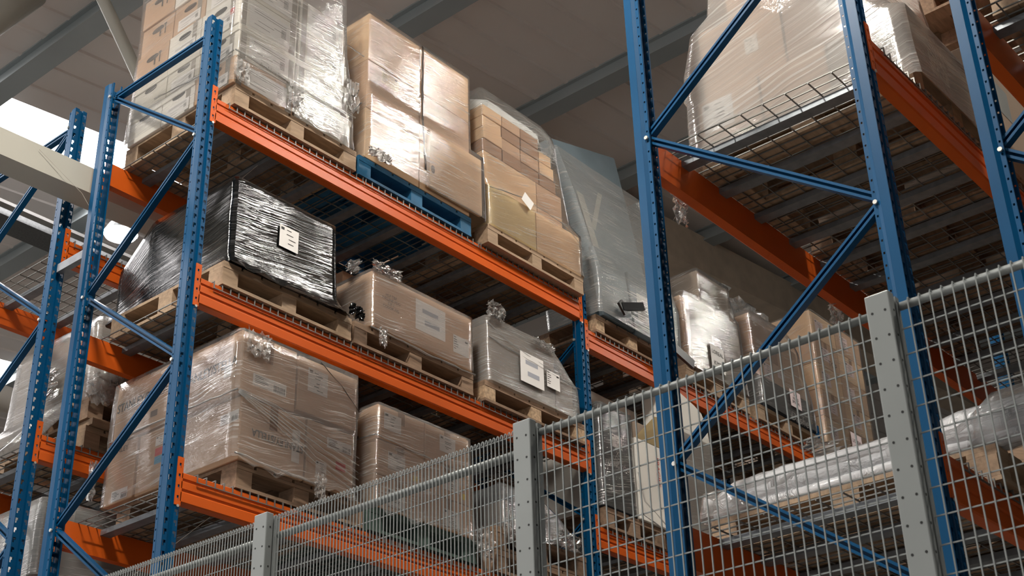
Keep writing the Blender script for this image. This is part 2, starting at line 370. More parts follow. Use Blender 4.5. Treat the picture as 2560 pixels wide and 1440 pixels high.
def frame(label, loc, depth, ztop, front_nodes, rear_nodes, top=True, bm_=None, slots_from=1.8):
    """upright frame: uprights at y 0 and y depth, zigzag bracing given by node heights"""
    t = thing('upright_frame', label, 'rack frame', loc)
    fu = upright('upright', ztop, t, 0, 0, -1, slots_from); ru = upright('upright', ztop, t, 0, depth, 1, slots_from)
    yf, yr = .055, depth-.055
    nodes = sorted([(z, 0) for z in front_nodes] + [(z, 1) for z in rear_nodes], reverse=True)
    for (za, sa), (zb_, sb) in zip(nodes[:-1], nodes[1:]):
        if sa == sb: continue
        brace((0, yr if sa else yf, za), (0, yr if sb else yf, zb_+.03), t, bm_)
    if top:
        z, s_ = nodes[0]; brace((0, yf, z), (0, yr, z), t, bm_)
    for z, s_ in nodes:
        b = MB(); yy = yr+.003 if s_ else yf-.003
        b.tube([(-.030, yy, z), (-.037, yy, z)], .008, 8); b.build('bolt', ZINC, ru if s_ else fu)
    return t
BEAMH = .125
def connector(x, mirror, parent, m):
    """end plate with four hook slots, lying on the front of the upright"""
    b = MB(); w0, w1 = (-.026, .004) if not mirror else (-.004, .026)
    z0, z1 = -.140, .062; n = 4; ph = (z1-z0-.02)/n
    for k in range(n):
        z = z0+.01+k*ph; xm = (w0+w1)/2-.001; hw = .005
        b.box(x+w0, x+xm-hw, -.004, 0, z, z+ph); b.box(x+xm+hw, x+w1, -.004, 0, z, z+ph)
        b.box(x+xm-hw, x+xm+hw, -.004, 0, z+.030, z+ph); b.box(x+xm-hw, x+xm+hw, -.004, 0, z, z+.008)
        b.box(x+xm-hw, x+xm+.001, -.004, 0, z+.008, z+.018)
    b.box(x+w0, x+w1, -.004, 0, z0, z0+.01); b.box(x+w0, x+w1, -.004, 0, z1-.01, z1)
    c = b.build('connector_plate', m, parent)
    MB().tube([(x+(w0+w1)/2, -.005, z0-.004), (x+(w0+w1)/2, -.009, z0-.004)], .006, 8).build('safety_pin', ZINC, c)
    return c
def beam(label, loc, length, m=ORANGE, rear=False, h=BEAMH):
    """box beam with grooved face; origin at left end, top edge; face looks to -Y (or +Y when rear)"""
    t = thing('rack_beam', label, 'rack beam', loc); s = -1 if rear else 1
    pr = [(.042, 0), (.042, -h), (.002, -h), (-.004, -h+.004), (-.004, -h*.66), (.001, -h*.62), (.001, -h*.57), (-.004, -h*.53), (-.004, -h*.30), (.001, -h*.27), (.001, -h*.225), (-.004, -h*.19), (-.004, -.003), (-.001, 0)]
    b = MB(); b.prism([(s*a_, z) for a_, z in pr], 0, 0, length); o = b.build('beam_body', m, t)
    c1 = connector(0, False, t, m); c2 = connector(length, True, t, m)
    if rear:
        for c in (c1, c2): c.rotation_euler = (0, 0, math.pi) ; c.location = (0 if c is c1 else 2*length, 0, 0)
        c1.location = (0, 0, 0)
    return t

def deck_proto(wd, dp, label, loc, group, nch=3):
    """wire mesh deck with channels; x 0..wd, y 0..dp, top at z 0; wires bend down over both beams"""
    t = thing('wire_deck', label, 'wire deck', loc, group)
    b = MB(); r = .0022
    n = max(2, round(wd/.046)); 
    for k in range(n+1):
        x = .004+(wd-.008)*k/n
        b.box(x-r, x+r, -.010, dp+.010, -.0045, 0); b.box(x-r, x+r, -.010-2*r, -.010, -.036, 0); b.box(x-r, x+r, dp+.010, dp+.010+2*r, -.036, 0)
    m_ = max(2, round(dp/.098))
    for k in range(1, m_): y = dp*k/m_; b.box(0, wd, y-r, y+r, -.0095, -.005)
    for y in (-.016, dp+.012): b.box(0, wd, y, y+2*r, -.036, -.032)
    b.build('wire_mesh', WIRE, t)
    for k in range(nch):
        x = wd*(k+.5)/nch
        c = MB(); c.prism([(x-.026, -.010), (x-.026, -.034), (x+.026, -.034), (x+.026, -.010), (x+.022, -.010), (x+.022, -.030), (x-.022, -.030), (x-.022, -.010)], 1, .0, dp)
        c.build('support_channel', GALV, t)
    return t
DECKS = {}
def deck_row(x0, x1, y, dp, z, n, desc, group):
    wd = (x1-x0)/n-.012; key = (round(wd, 3), round(dp, 3)); pos = {1: ['only'], 2: ['left', 'right'], 3: ['left', 'middle', 'right'], 4: ['first', 'second', 'third', 'last']}[n]
    for k in range(n):
        lb = '%s wire mesh deck panel %s' % (pos[k], desc); loc = (x0+.006+k*(x1-x0)/n, y, z)
        if key in DECKS: dup(DECKS[key], loc, lb, group)
        else: DECKS[key] = deck_proto(wd, dp, lb, loc, group)

D = .848
nf, nr = [5.02, 3.885, 2.75, 1.62, .5], [5.60, 4.45, 3.32, 2.19, 1.06]
frame('blue upright frame in front of the archive boxes, near end of the left rack', (0, 0, 0), D, 5.686, nf, nr)
frame('short blue upright frame between the two bays of the left rack', (2.8, 0, 0), D, 5.30, [4.99, 3.885, 2.75, 1.62], [4.45, 3.32, 2.19, 1.06], top=False)
frame('far blue upright frame behind the long silver roll, where the second bay ends', (5.6, 0, 0), D, 5.30, [4.99, 3.885, 2.75, 1.62], [4.45, 3.32, 2.19, 1.06], top=False)
frame('blue upright frame behind the cream beam at the far left, braced towards the left edge', (0, 1.10, 0), D, 5.68, [5.58, 4.46, 3.34, 2.2, 1.1], [5.02, 3.90, 2.78, 1.65])
frame('second upright frame of the rear rack hidden behind the boxed pallets', (2.8, 1.10, 0), D, 5.30, [4.46, 3.34, 2.2, 1.1], [5.02, 3.90, 2.78, 1.65], top=False)
frame('tall blue upright frame in the foreground beyond the mesh fence, with bolted zigzag bracing', (.533, -2.925, 0), .945, 6.4, [6.24, 4.95, 3.66, 2.37, 1.08], [5.60, 4.30, 3.00, 1.7], slots_from=1.5)
frame('blue upright frame at the right edge, back to back with the tall foreground one', (.533, -4.16, 0), .92, 6.4, [4.32, 3.02, 1.7], [4.98, 3.67, 2.37, 1.08], slots_from=1.5)
frame('far end frame of the foreground rack hidden by its loads', (3.90, -2.925, 0), .945, 5.2, [4.95, 3.66, 2.37, 1.08], [4.30, 3.00, 1.7], top=False)

LB = 2.8-2*HW
ZT, ZM, ZB = 5.232, 4.281, 3.387
for z, nm in ((ZT, 'upper'), (ZM, 'middle'), (ZB, 'lower')):
    beam('orange front beam of the %s level on the near bay of the left rack' % nm, (HW, 0, z), LB)
    beam('orange rear beam of the %s level on the near bay of the left rack' % nm, (HW, D, z), LB, rear=True)
    deck_row(HW+.06, 2.8-HW-.02, .0, D, z+.006, 3, 'resting on the %s beams of the near bay' % nm, 'wire decks of the left rack')
Z2T, Z2B = 5.064, 3.849
for z, nm in ((Z2T, 'upper'), (Z2B, 'lower')):
    beam('orange front beam of the %s level on the second bay, right of the middle upright' % nm, (2.8+HW, 0, z), LB)
    beam('orange rear beam of the %s level on the second bay, right of the middle upright' % nm, (2.8+HW, D, z), LB, rear=True)
    deck_row(2.8+HW+.06, 5.6-HW-.02, 0, D, z+.006, 3, 'resting on the %s beams of the second bay' % nm, 'wire decks of the left rack')
beam('orange front beam of the third bay behind the silver roll', (5.6+HW, 0, Z2T), LB)
beam('orange rear beam of the third bay behind the silver roll', (5.6+HW, D, Z2T), LB, rear=True)
deck_row(5.6+HW+.06, 8.3, 0, D, Z2T+.006, 3, 'of the third bay under the carton tower', 'wire decks of the left rack')
ZR1, ZR2, ZR3 = 4.905, 3.870, 2.86
for z, nm in ((ZR1, 'upper'), (ZR2, 'lower'), (ZR3, 'lowest')):
    beam('orange front beam of the %s level on the rear rack, seen past the second upright' % nm, (HW, 1.10, z), LB)
    beam('orange rear beam of the %s level on the rear rack, running to the left edge' % nm, (HW-2.8*0, 1.10+D, z), LB, rear=True)
    deck_row(HW+.02, 2.8-HW-.02, 1.10, D, z+.006, 3, 'on the %s beams of the rear rack' % nm, 'wire decks of the rear rack')
# the rear rack goes on to the left
for z, nm in ((ZR1, 'upper'), (ZR2, 'lower')):
    pass
ZF1, ZF2 = 4.325, 2.805
for z, nm in ((ZF1, 'upper'), (ZF2, 'lower')):
    beam('wide orange front beam of the %s level on the foreground rack' % nm, (.533+HW, -2.925, z), 3.367-2*HW, h=.145)
    beam('wide red-orange rear beam of the %s level on the foreground rack' % nm, (.533+HW, -1.98, z), 3.367-2*HW, rear=True, h=.145)
    deck_row(.533+HW+.07, 3.87, -2.925, .945, z+.006, 4, 'on the %s beams of the foreground rack' % nm, 'wire decks of the foreground rack')
beam('orange beam on the rearmost side of the right edge rack, top right corner', (.533+HW, -3.24, 4.30), 3.367-2*HW, rear=True, h=.16)
beam('orange beam across the aisle side of the right edge rack', (.533+HW, -4.16, 4.30), 3.367-2*HW, h=.145)
deck_row(.533+HW+.07, 3.87, -4.16, .92, 4.306, 4, 'on the beams of the right edge rack', 'wire decks of the right edge rack')
for z in (5.70,):
    beam('orange rear beam of the top level on the foreground rack, at the upper picture edge', (.533+HW, -1.98, z), 3.367-2*HW, rear=True, h=.145)
    beam('orange front beam of the top level on the foreground rack, above the picture', (.533+HW, -2.925, z), 3.367-2*HW, h=.145)

# ------------------------------------------------------------------ safety fence
FX = -.300
def post(y, label):
    t = thing('fence_post', label, 'fence post', (FX, y, 0))
    b = MB(); b.box(.0, .030, -.032, .032, 0, 2.905); o = b.build('post_tube', FENCE, t); soften(o, .003)
    MB().box(.030, .036, -.020, .020, 0, 2.895).box(.036, .055, -.032, .032, 0, 2.900).build('clamp_channel', FENCE, t)
    b = MB(); z = 2.855
    while z > 1.0:
        for yy in (-.017, .017): b.tube([(-.0006, yy, z), (.001, yy, z)], .0034, 8)
        b.tube([(.017, -.0326, z), (.017, -.031, z)], .0034, 8)
        z -= .067
    b.build('hole_row', FENCED, t)
    return t
YP = [-3.168, -2.040, -.908, .225]
for y, l in zip(YP, ('nearest grey fence post with rows of small holes, at the right', 'middle grey fence post in front of the orange beams', 'small left grey fence post among the dense mesh', 'leftmost grey fence post, below the picture edge')): post(y, l)
post(-4.31, 'grey fence post beyond the right picture edge')
def panel(y0, y1, label, dense):
    t = thing('mesh_fence', label, 'fence', (FX+.044, 0, 0)); b = MB(); r = .0016
    if not dense:
        n = round((y1-y0)/.0285); zt = 2.872
        for k in range(n+1):
            y = y0+(y1-y0)*k/n; b.box(-.013-2*r, -.013, y-r, y+r, 1.0, zt+.006)
            b.box(-.013, .002, y-r, y+r, zt+.008, zt+.012)
        z = zt-.066
        while z > 1.0: b.box(-.013, -.013+2*r, y0, y1, z-r, z+r); z -= .0672
        b.build('wire_mesh', FENCE, t, loc=(0, 0, 0))
        MB().tube([(0, y0, zt), (0, y1, zt)], .0105, 12).build('top_rail', FENCE, t, smooth=True)
        MB().tube([(0, y0, 1.0), (0, y1, 1.0)], .0105, 12).build('bottom_rail', FENCE, t, smooth=True)
    else:
        n = round((y1-y0)/.0148); zt = 2.886; r = .0013
        for k in range(n+1):
            y = y0+(y1-y0)*k/n; b.box(-.013-2*r, -.013, y-r, y+r, 1.0, zt)
            q = [(-.014, y, zt), (-.014, y+.0015, zt+.0075), (-.014, y+.0045, zt+.0105), (-.014, y+.0075, zt+.0075), (-.014, y+.0085, zt-.001)]
            for a_, c_ in zip(q[:-1], q[1:]): b.bar(a_, c_, 2*r, n=(1, 0, 0))
        z = zt-.004; first = True
        b.box(-.013, -.009, y0, y1, z-r, z+r); z -= .115
        while z > 1.0: b.box(-.013, -.013+2*r, y0, y1, z-r, z+r); z -= .0672
        b.build('wire_mesh', FENCE, t)
        MB().tube([(0, y0, zt-.058), (0, y1, zt-.058)], .0125, 12).build('top_rail', FENCE, t, smooth=True)
        MB().tube([(0, y0, 1.0), (0, y1, 1.0)], .0105, 12).build('bottom_rail', FENCE, t, smooth=True)
    return t
e_ = .036
panel(-4.27, YP[0]-e_, 'wide mesh fence panel right of the nearest post', False)
panel(YP[0]+e_, YP[1]-e_, 'wide mesh fence panel between the nearest and middle posts', False)
panel(YP[1]+e_, YP[2]-e_-.012, 'dense hoop topped fence panel between the middle and small left posts', True)
panel(YP[2]+e_, YP[3]-e_-.012, 'dense hoop topped fence panel running down to the lower left edge', True)
#PART3
# ------------------------------------------------------------------ goods: helpers
def sticker(parent, face, cx, cz, w_, h_, at, m=None, lines='form', ink=None, tilt=0, name='paper_label', off=.0015):
    """paper label lying on a face; its printing is in the same mesh. at = y (front) or x (left) of the face; cx = x (front) or y (left)"""
    m = m or PAPER; ink = ink or INK; b = MB(); inkf = []
    ct, st = math.cos(tilt), math.sin(tilt)
    def pt(u, v, d):
        uu, vv = u*ct-v*st, u*st+v*ct
        return (cx+uu, at-d, cz+vv) if face == 'F' else (at-d, cx-uu, cz+vv)
    def rect(u0, u1, v0, v1, d, dark):
        b.quad(pt(u0, v0, d), pt(u1, v0, d), pt(u1, v1, d), pt(u0, v1, d))
        if dark: inkf.append(len(b.f)-1)
    rect(-w_/2, w_/2, -h_/2, h_/2, off, False)
    rnd = random.Random(int(cx*1000+cz*7919+w_*131))
    if lines == 'form':
        rect(-.44*w_, -.27*w_, .30*h_, .42*h_, off+.0006, True)
        v = .34
        while v > -.4:
            a_ = rnd.uniform(-.2, .0); rect(a_*w_, (a_+rnd.uniform(.15, .42))*w_, v*h_, (v+.035)*h_, off+.0006, True); v -= rnd.choice((.10, .14, .2))
    elif lines == 'bars':
        u = .12
        while u < .44: wv = rnd.uniform(.008, .022); rect(u*w_, (u+wv)*w_, -.42*h_, .1*h_, off+.0006, True); u += wv+rnd.uniform(.012, .02)
        for v in (.3, .18, .02, -.12, -.28): rect(-.44*w_, (-.44+rnd.uniform(.2, .45))*w_, v*h_, (v+.05)*h_, off+.0006, True)
    elif lines == 'archive':
        for v, a_, c_ in ((.32, -.4, .4), (.22, -.4, .4), (.0, .1, .35), (-.1, -.3, .1), (-.3, -.38, .0)): rect(a_*w_, c_*w_, v*h_, (v+.018)*h_, off+.0006, True)
        for k in range(6): rect(.28*w_, .40*w_, (.1-k*.06)*h_, (.125-k*.06)*h_, off+.0006, True)
    elif lines == 'side':
        for k in range(6): rect(-.46*w_, (-.46+rnd.uniform(.12, .3))*w_, (.36-k*.13)*h_, (.40-k*.13)*h_, off+.0006, True)
        rect(.25*w_, .42*w_, .28*h_, .38*h_, off+.0006, True)
    elif lines == 'smudge':
        rect(-.28*w_, .25*w_, .12*h_, .26*h_, off+.0006, True); rect(-.2*w_, .3*w_, -.25*h_, -.1*h_, off+.0006, True)
    o = b.build(name, m, parent, recalc=False); o.data.materials.append(ink)
    for k in inkf: o.data.polygons[k].material_index = 1
    return o
def patch(parent, name, face, cx, cz, w_, h_, at, m, off=.001, round_=False, tilt=0):
    b = MB(); n = 20
    def pt(u, v):
        uu, vv = u*math.cos(tilt)-v*math.sin(tilt), u*math.sin(tilt)+v*math.cos(tilt)
        return (cx+uu, at-off, cz+vv) if face == 'F' else (at-off, cx-uu, cz+vv)
    if round_: b.quad(*[pt(math.copysign(abs(math.cos(2*math.pi*k/n))**.7, math.cos(2*math.pi*k/n))*w_/2, math.sin(2*math.pi*k/n)*h_/2) for k in range(n)])
    else: b.quad(pt(-w_/2, -h_/2), pt(w_/2, -h_/2), pt(w_/2, h_/2), pt(-w_/2, h_/2))
    return b.build(name, m, parent, recalc=False)
def carton(label, x0, x1, y0, y1, z0, z1, m, group=None, tape=None, name='cardboard_box', cat='box', rot=0, lid=False):
    """a closed carton: thing at its base centre, body plus its sealing tape"""
    cx, cy = (x0+x1)/2, (y0+y1)/2; t = thing(name, label, cat, (cx, cy, z0), group)
    b = MB().box(x0-cx, x1-cx, y0-cy, y1-cy, 0, z1-z0-.001); o = b.build('lid' if False else 'carton_body', m, t); soften(o, .0035)
    if lid:
        l = MB().box(x0-cx-.006, x1-cx+.006, y0-cy-.002, y1-cy+.002, (z1-z0)*.80, z1-z0+.001).build('lid', m, t); soften(l, .003)
    if tape:
        b = MB(); h = z1-z0; tw = .022
        if 'F' in tape: b.box(-tw, tw, y0-cy-.0012, y0-cy-.0002, h*.62, h*1.0)
        if 'V' in tape: b.box(-tw, tw, y0-cy-.0012, y0-cy-.0002, 0, h*1.0)
        if 'L' in tape: b.box(x0-cx-.0012, x0-cx-.0002, -tw, tw, h*.6, h)
        b.build('packing_tape', TAPE, t)
    t.rotation_euler = (0, 0, rot)
    t['_c'] = (cx, cy, z0)
    return t
def loc(t, x=None, y=None, z=None):
    c = t.location; return tuple((v-q) for v, q in zip((x, y, z), c) if v is not None)
def on(t, face, u, z, w_, h_, kind='sticker', **k):
    """put a label on a carton given world u (x or y) and z"""
    cx, cy, cz = t.location; ys = [v.co for v in t.children[0].data.vertices]
    at = min(v.y for v in ys) if face == 'F' else min(v.x for v in ys)
    cu = u-cx if face == 'F' else u-cy
    if kind == 'sticker': return sticker(t, face, cu, z-cz, w_, h_, at, **k)
    if kind == 'patch': return patch(t, k.pop('name', 'print_patch'), face, cu, z-cz, w_, h_, at, **k)
def words(t, s, face, u, z, size, m=INK, flip=False, **k):
    cx, cy, cz = t.location; vs = [v.co for v in t.children[0].data.vertices]
    at = (min(v.y for v in vs) if face == 'F' else min(v.x for v in vs)) - k.pop('off', .0022)
    pos = (u-cx, at, z-cz) if face == 'F' else (at, u-cy, z-cz)
    return lettering(s, size, face, pos, t, m, flip=flip, **k)

def pallet(label, x0, x1, y0, y1, z, m=None, group='pallets on the racks', blk=None, hgt=.118):
    """block pallet: perimeter base, nine blocks, cross boards and deck; short side to the aisle"""
    m = m or WOOD; blk = blk or m; cx, cy = (x0+x1)/2, (y0+y1)/2; t = thing('pallet', label, 'pallet', (cx, cy, z), group)
    X0, X1, Y0, Y1 = x0-cx, x1-cx, y0-cy, y1-cy; W, Dp = X1-X0, Y1-Y0; rr = random.Random(int(x0*977+z*313+y0*37))
    bw = .088
    for y in (Y0, Y1-bw): MB().box(X0, X1, y, y+bw, 0, .015).build('base_board', m, t)
    for x in (X0, -bw*.55, X1-bw): MB().box(x, x+bw, Y0+bw+.001, Y1-bw-.001, 0, .015).build('base_board', m, t)
    for x in (X0, -.045, X1-.085):
        for y in (Y0+.002, -.05, Y1-.102):
            o = MB().box(x, x+.085, y, y+.10, .0155, hgt-.032).build('block', blk, t)
    for y in (Y0, -.05, Y1-.10): MB().box(X0, X1, y, y+.10, hgt-.0315, hgt-.0165).build('cross_board', m, t)
    b = MB(); n = 7 if W > .6 else 5; g = .012+.004*rr.random(); bwid = (W-(n-1)*g)/n; x = X0
    for k in range(n): b.box(x, x+bwid, Y0+.001*rr.random(), Y1-.003*rr.random(), hgt-.016, hgt-.001); x += bwid+g
    b.build('deck_boards', m, t)
    return t

def film(label, sections, m, crown=0.0, amp=.005, cap=True, name='stretch_film', group=None, seed=1, skirt=.0, step=.045, rc=.014, ymul=None, zskew=None):
    """film wound round a load. sections = [(z, x0, x1, y0, y1)] from bottom to top; origin at base centre"""
    z0 = sections[0][0]; cx = (sections[0][1]+sections[0][2])/2; cy = (sections[0][3]+sections[0][4])/2
    rows = []
    for a_, b_ in zip(sections[:-1], sections[1:]):
        n = max(1, round((b_[0]-a_[0])/step))
        for k in range(n): rows.append([a_[i]+(b_[i]-a_[i])*k/n for i in range(5)])
    rows.append(list(sections[-1]))
    W, Dp = max(s[2]-s[1] for s in sections), max(s[4]-s[3] for s in sections)
    nx, ny = max(3, round(W/step)), max(3, round(Dp/step))
    def ring(r):
        z, x0, x1, y0, y1 = r; c = min(rc, (x1-x0)*.2, (y1-y0)*.2); P = []
        for k in range(nx+1): P.append((x0+c+(x1-x0-2*c)*k/nx, y0, 0, -1))
        for k in range(ny+1): P.append((x1, y0+c+(y1-y0-2*c)*k/ny, 1, 0))
        for k in range(nx+1): P.append((x1-c-(x1-x0-2*c)*k/nx, y1, 0, 1))
        for k in range(ny+1): P.append((x0, y1-c-(y1-y0-2*c)*k/ny, -1, 0))
        P.append(P[0]); return P
    b = MB(); b.uv = []; L = None; rnd = random.Random(seed)
    R = [ring(r) for r in rows]; n = len(R[0])
    mid = R[len(R)//2]; us = [0]
    for p, q in zip(mid[:-1], mid[1:]): us.append(us[-1]+math.hypot(q[0]-p[0], q[1]-p[1]))
    for i, (r, P) in enumerate(zip(rows, R)):
        for j, (x, y, nx_, ny_) in enumerate(P):
            jj = 0 if j == n-1 else j
            v = noise.noise(Vector((us[jj]*3.0, r[0]*8.0, seed*3.7)))*1.1 + noise.noise(Vector((us[jj]*7.0, r[0]*15.0, seed)))*.3
            d = amp*.8*max(0, v*.5+.55); zz = r[0]
            if skirt and i == 0 and ny_ < 0: zz -= skirt*abs(noise.noise(Vector((us[jj]*7, seed, 0))))*2; d += amp
            if zskew: zz = zskew(x, y, zz)
            b.v.append((x+nx_*d-cx, y+ny_*d-cy, zz-z0)); b.uv.append((us[j], r[0]))
    for i in range(len(R)-1):
        for j in range(n-1): b.f.append((i*n+j, i*n+j+1, (i+1)*n+j+1, (i+1)*n+j))
    if cap:
        r = rows[-1]; mx, my = (r[1]+r[2])/2, (r[3]+r[4])/2; last = (len(R)-1)*n; K = 6
        for k in range(1, K+1):
            s_ = 1-k/K; base = len(b.v)
            for j, (x, y, _, _) in enumerate(R[-1]):
                jj = 0 if j == n-1 else j; X, Y = mx+(x-mx)*s_, my+(y-my)*s_
                zz = r[0]+crown*math.sin(math.pi/2*min(1, (1-s_)*1.6)) + amp*1.6*abs(noise.noise(Vector((X*14, Y*14, seed))))
                if zskew: zz = zskew(X, Y, zz)
                b.v.append((X-cx, Y-cy, zz-z0)); b.uv.append((us[j], r[0]+(1-s_)*.3))
            for j in range(n-1): b.f.append((last+j, last+j+1, base+j+1, base+j))
            last = base
    o = b.build(name, m, None, smooth=True, loc=(cx, cy, z0))
    return tag(o, label, 'stretch film', group)
def band(parent, pts, w_, name='film_fold', m=None):
    """a gathered rope of film lying over the load, world coordinates"""
    o = parent.location; P = [Vector(p)-Vector(o) for p in pts]; Q = []
    for a_, c_ in zip(P[:-1], P[1:]):
        k = max(2, int((c_-a_).length/.05))
        for i in range(k): Q.append(a_+(c_-a_)*i/k)
    Q.append(P[-1]); rr = random.Random(int(pts[0][0]*999+pts[0][2]*77))
    Q = [q+Vector((rr.uniform(-1, 1), rr.uniform(-1, 1), rr.uniform(-1, 1)))*.0025 for q in Q]
    b = MB().tube(Q, [w_*(.5+.6*rr.random()) for _ in Q], 7)
    return b.build(name, m or F_ROPE, parent, smooth=True)
def crumple(parent, c, size, seed, name='loose_film', m=None, n=14):
    """a loose crumpled tail of film; world centre c, size (x,y,z)"""
    o = parent.location if parent else Vector((0, 0, 0)); b = MB(); b.uv = []
    for i in range(n+1):
        for j in range(n+1):
            u, v = i/n-.5, j/n-.5; q = Vector((u*5+seed, v*5, seed*2.1)); d = -abs(noise.noise(q)+.6*noise.noise(q*2.3)); e = noise.noise(q*1.7+Vector((9, 3, 1)))
            rad = 1-.35*abs(noise.noise(Vector((seed, i*.6, j*.6))))
            b.v.append((c[0]-o[0]+u*size[0]*rad+d*.25*size[0]*.4, c[1]-o[1]+d*size[1]*.9, c[2]-o[2]+v*size[2]*rad+e*.2*size[2])); b.uv.append((u*size[0]*2, v*size[2]*2))
    for i in range(n):
        for j in range(n): b.f.append((i*(n+1)+j, (i+1)*(n+1)+j, (i+1)*(n+1)+j+1, i*(n+1)+j+1))
    return b.build(name, m or F_LOOSE, parent, smooth=True)
F_ROPE = film_mat('rope of gathered film', (222, 220, 216), .25, .3, 1.6, vs=10, us=10, rough=.12)
ROW = ['bottom', 'second', 'third', 'fourth', 'fifth', 'top']

# ------------------------------------------------------------------ load 1: archive boxes on the near top place
pallet('pale wooden pallet under the tall archive box stack, top level', .12, .905, -.025, .825, ZT+.007)
zrows = [(5.358, 5.520), (5.522, 5.712), (5.714, 5.905), (5.907, 6.098), (6.100, 6.29)]
deps = [('front', -.02, .27), ('middle', .275, .53), ('rear', .535, .80)]
for ri, (a_, c_) in enumerate(zrows):
    ins = (.0, .012, .0, .014, .006)[ri]
    for ci, (cn, xa, xb) in enumerate((('left', .105+ins, .475), ('right', .488, (.862, .838, .805, .792, .78)[ri]))):
        if ri == 4 and ci == 1: continue
        for dn, ya, yb in deps:
            brown = (dn == 'rear' and ri >= 2) or (dn == 'middle' and ri == 3) or (ri in (0, 2) and dn != 'rear' and ci == 0 and (ri+ci) % 2 == 0 and dn == 'front' and ri == 0)
            m = CARD[0] if brown else (OFFW if (ri+ci) % 2 else WHITEC)
            if ci == 1 and dn != 'front': continue
            t = carton('%s archive box, %s row, %s %s place in the tall top level stack' % ('brown' if brown else 'white', ROW[ri], dn, cn), xa, xb, ya, yb, a_, c_, m,
                       'archive boxes of the tall stack', lid=(ri in (0, 1) and not brown), name='archive_box')
            zc = (a_+c_)/2
            if dn == 'front':
                on(t, 'F', (xa+xb)/2+.01, zc-.005, (xb-xa)*.70, (c_-a_)*.72, lines='archive')
                if ri == 1:
                    words(t, 'Archive box', 'F', (xa+xb)/2+.04, a_+.022, .034, BINK, off=.0035)
                on(t, 'F', xa+.03, zc, .035, (c_-a_)*.98, 'patch', m=CTAPE, name='tape_strip')
                on(t, 'F', xb-.03, zc, .04, (c_-a_)*.98, 'patch', m=CTAPE, name='tape_strip')
            if ci == 0:
                yc = (ya+yb)/2
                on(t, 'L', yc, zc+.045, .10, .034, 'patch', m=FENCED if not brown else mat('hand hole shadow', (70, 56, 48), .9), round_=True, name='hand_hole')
                if dn != 'rear':
                    on(t, 'L', yc, zc-.035, (yb-ya)*.7, .07, lines='archive', name='printed_form')
                    on(t, 'L', ya+.05, zc, .035, (c_-a_)*.98, 'patch', m=CTAPE, name='tape_strip')
                if brown and dn == 'rear':
                    for q in (-.02, .02):
                        on(t, 'L', ya+.09+q, zc+.02, .008, .06, 'patch', m=INK, name='arrow_shaft'); on(t, 'L', ya+.09+q, zc+.052, .022, .012, 'patch', m=INK, name='arrow_head', off=.0012)
                if ri == 2 and dn == 'front': on(t, 'L', ya+.05, zc, .03, .035, 'patch', m=REDP, name='red_sticker', off=.002)
S1 = film('clear stretch film wound round the archive box stack on the top level', [(5.3585, .085, .885, -.036, .825), (5.40, .09, .880, -.034, .82), (5.53, .092, .876, -.034, .815), (5.72, .096, .852, -.034, .812), (5.90, .098, .82, -.034, .812), (6.12, .10, .806, -.034, .815), (6.31, .095, .80, -.034, .815)], F_CLEAR, cap=False, seed=3, skirt=.03, amp=.007)
band(S1, [(.095, -.036, 5.535), (.48, -.044, 5.52), (.87, -.046, 5.535)], .006)
band(S1, [(.10, .6, 5.56), (.085, .2, 5.50), (.088, -.03, 5.53)], .005)
crumple(S1, (.13, -.045, 5.42), (.10, .03, .12), 4); crumple(S1, (.84, -.045, 5.66), (.09, .04, .20), 5); crumple(S1, (.47, -.045, 5.46), (.10, .03, .15), 6)

# ------------------------------------------------------------------ load 2: six tall tan cartons on a blue pallet
pallet('blue painted pallet under the six tall tan cartons', .93, 1.785, -.02, .83, ZT+.007, WOODB)
zz = [5.360, 5.674, 5.990, 6.305]
for ri in range(3):
    for ci, (cn, xa, xb) in enumerate((('left', .965+.004*ri, 1.368), ('right', 1.374, 1.775))):
        if ri == 0 and ci == 1: xb = 1.77
        t = carton('tall tan carton, %s row of three, %s column above the blue pallet' % (['bottom', 'middle', 'top'][ri], cn), xa, xb, -.02, .80, zz[ri]+.001, zz[ri+1]-.002, CARD[1] if ri != 1 else CARD[0], 'tall tan cartons on the blue pallet', tape='L' if ci == 0 else None)
        if ri == 1 and ci == 0: on(t, 'F', 1.14, 5.93, .13, .085, lines='side', m=CARD[3])
t = carton('bulging open cornered carton hanging over the right end of the blue pallet', 1.42, 1.845, -.050, -.026, 5.385, 5.755, CARD[1], None, tape=None)
on(t, 'F', 1.445, 5.50, .03, .05, 'patch', m=BINK, round_=True, name='hand_hole')
MB().box(-.215, -.15, -.0190, -.0165, .26, .352).build('bent_flap', CARD[1], t)
S2 = film('clear stretch film round the six tall tan cartons', [(5.3585, .953, 1.868, -.066, .815), (5.45, .955, 1.868, -.066, .815), (5.66, .957, 1.866, -.064, .81), (5.765, .957, 1.857, -.062, .81), (5.80, .957, 1.787, -.034, .81), (6.0, .957, 1.785, -.032, .81), (6.309, .957, 1.784, -.032, .81)], F_CLEAR, cap=True, crown=.01, seed=11, amp=.005)
for q in (0, .008): band(S2, [(1.372+q, -.036, 6.30), (1.368+q, -.040, 6.0), (1.378-q, -.040, 5.80), (1.36+q, -.074, 5.45)], .004, m=STRAP, name='strap')
band(S2, [(.955, .3, 6.33), (.955, -.01, 6.0)], .004); band(S2, [(.953, .0, 5.70), (.952, .3, 5.60)], .005)
tag(crumple(None, (1.0, -.09, 5.345), (.16, .06, .06), 9, 'crumpled_paper', PAPER), 'crumpled paper and film scraps on the corner of the blue pallet', 'scrap')

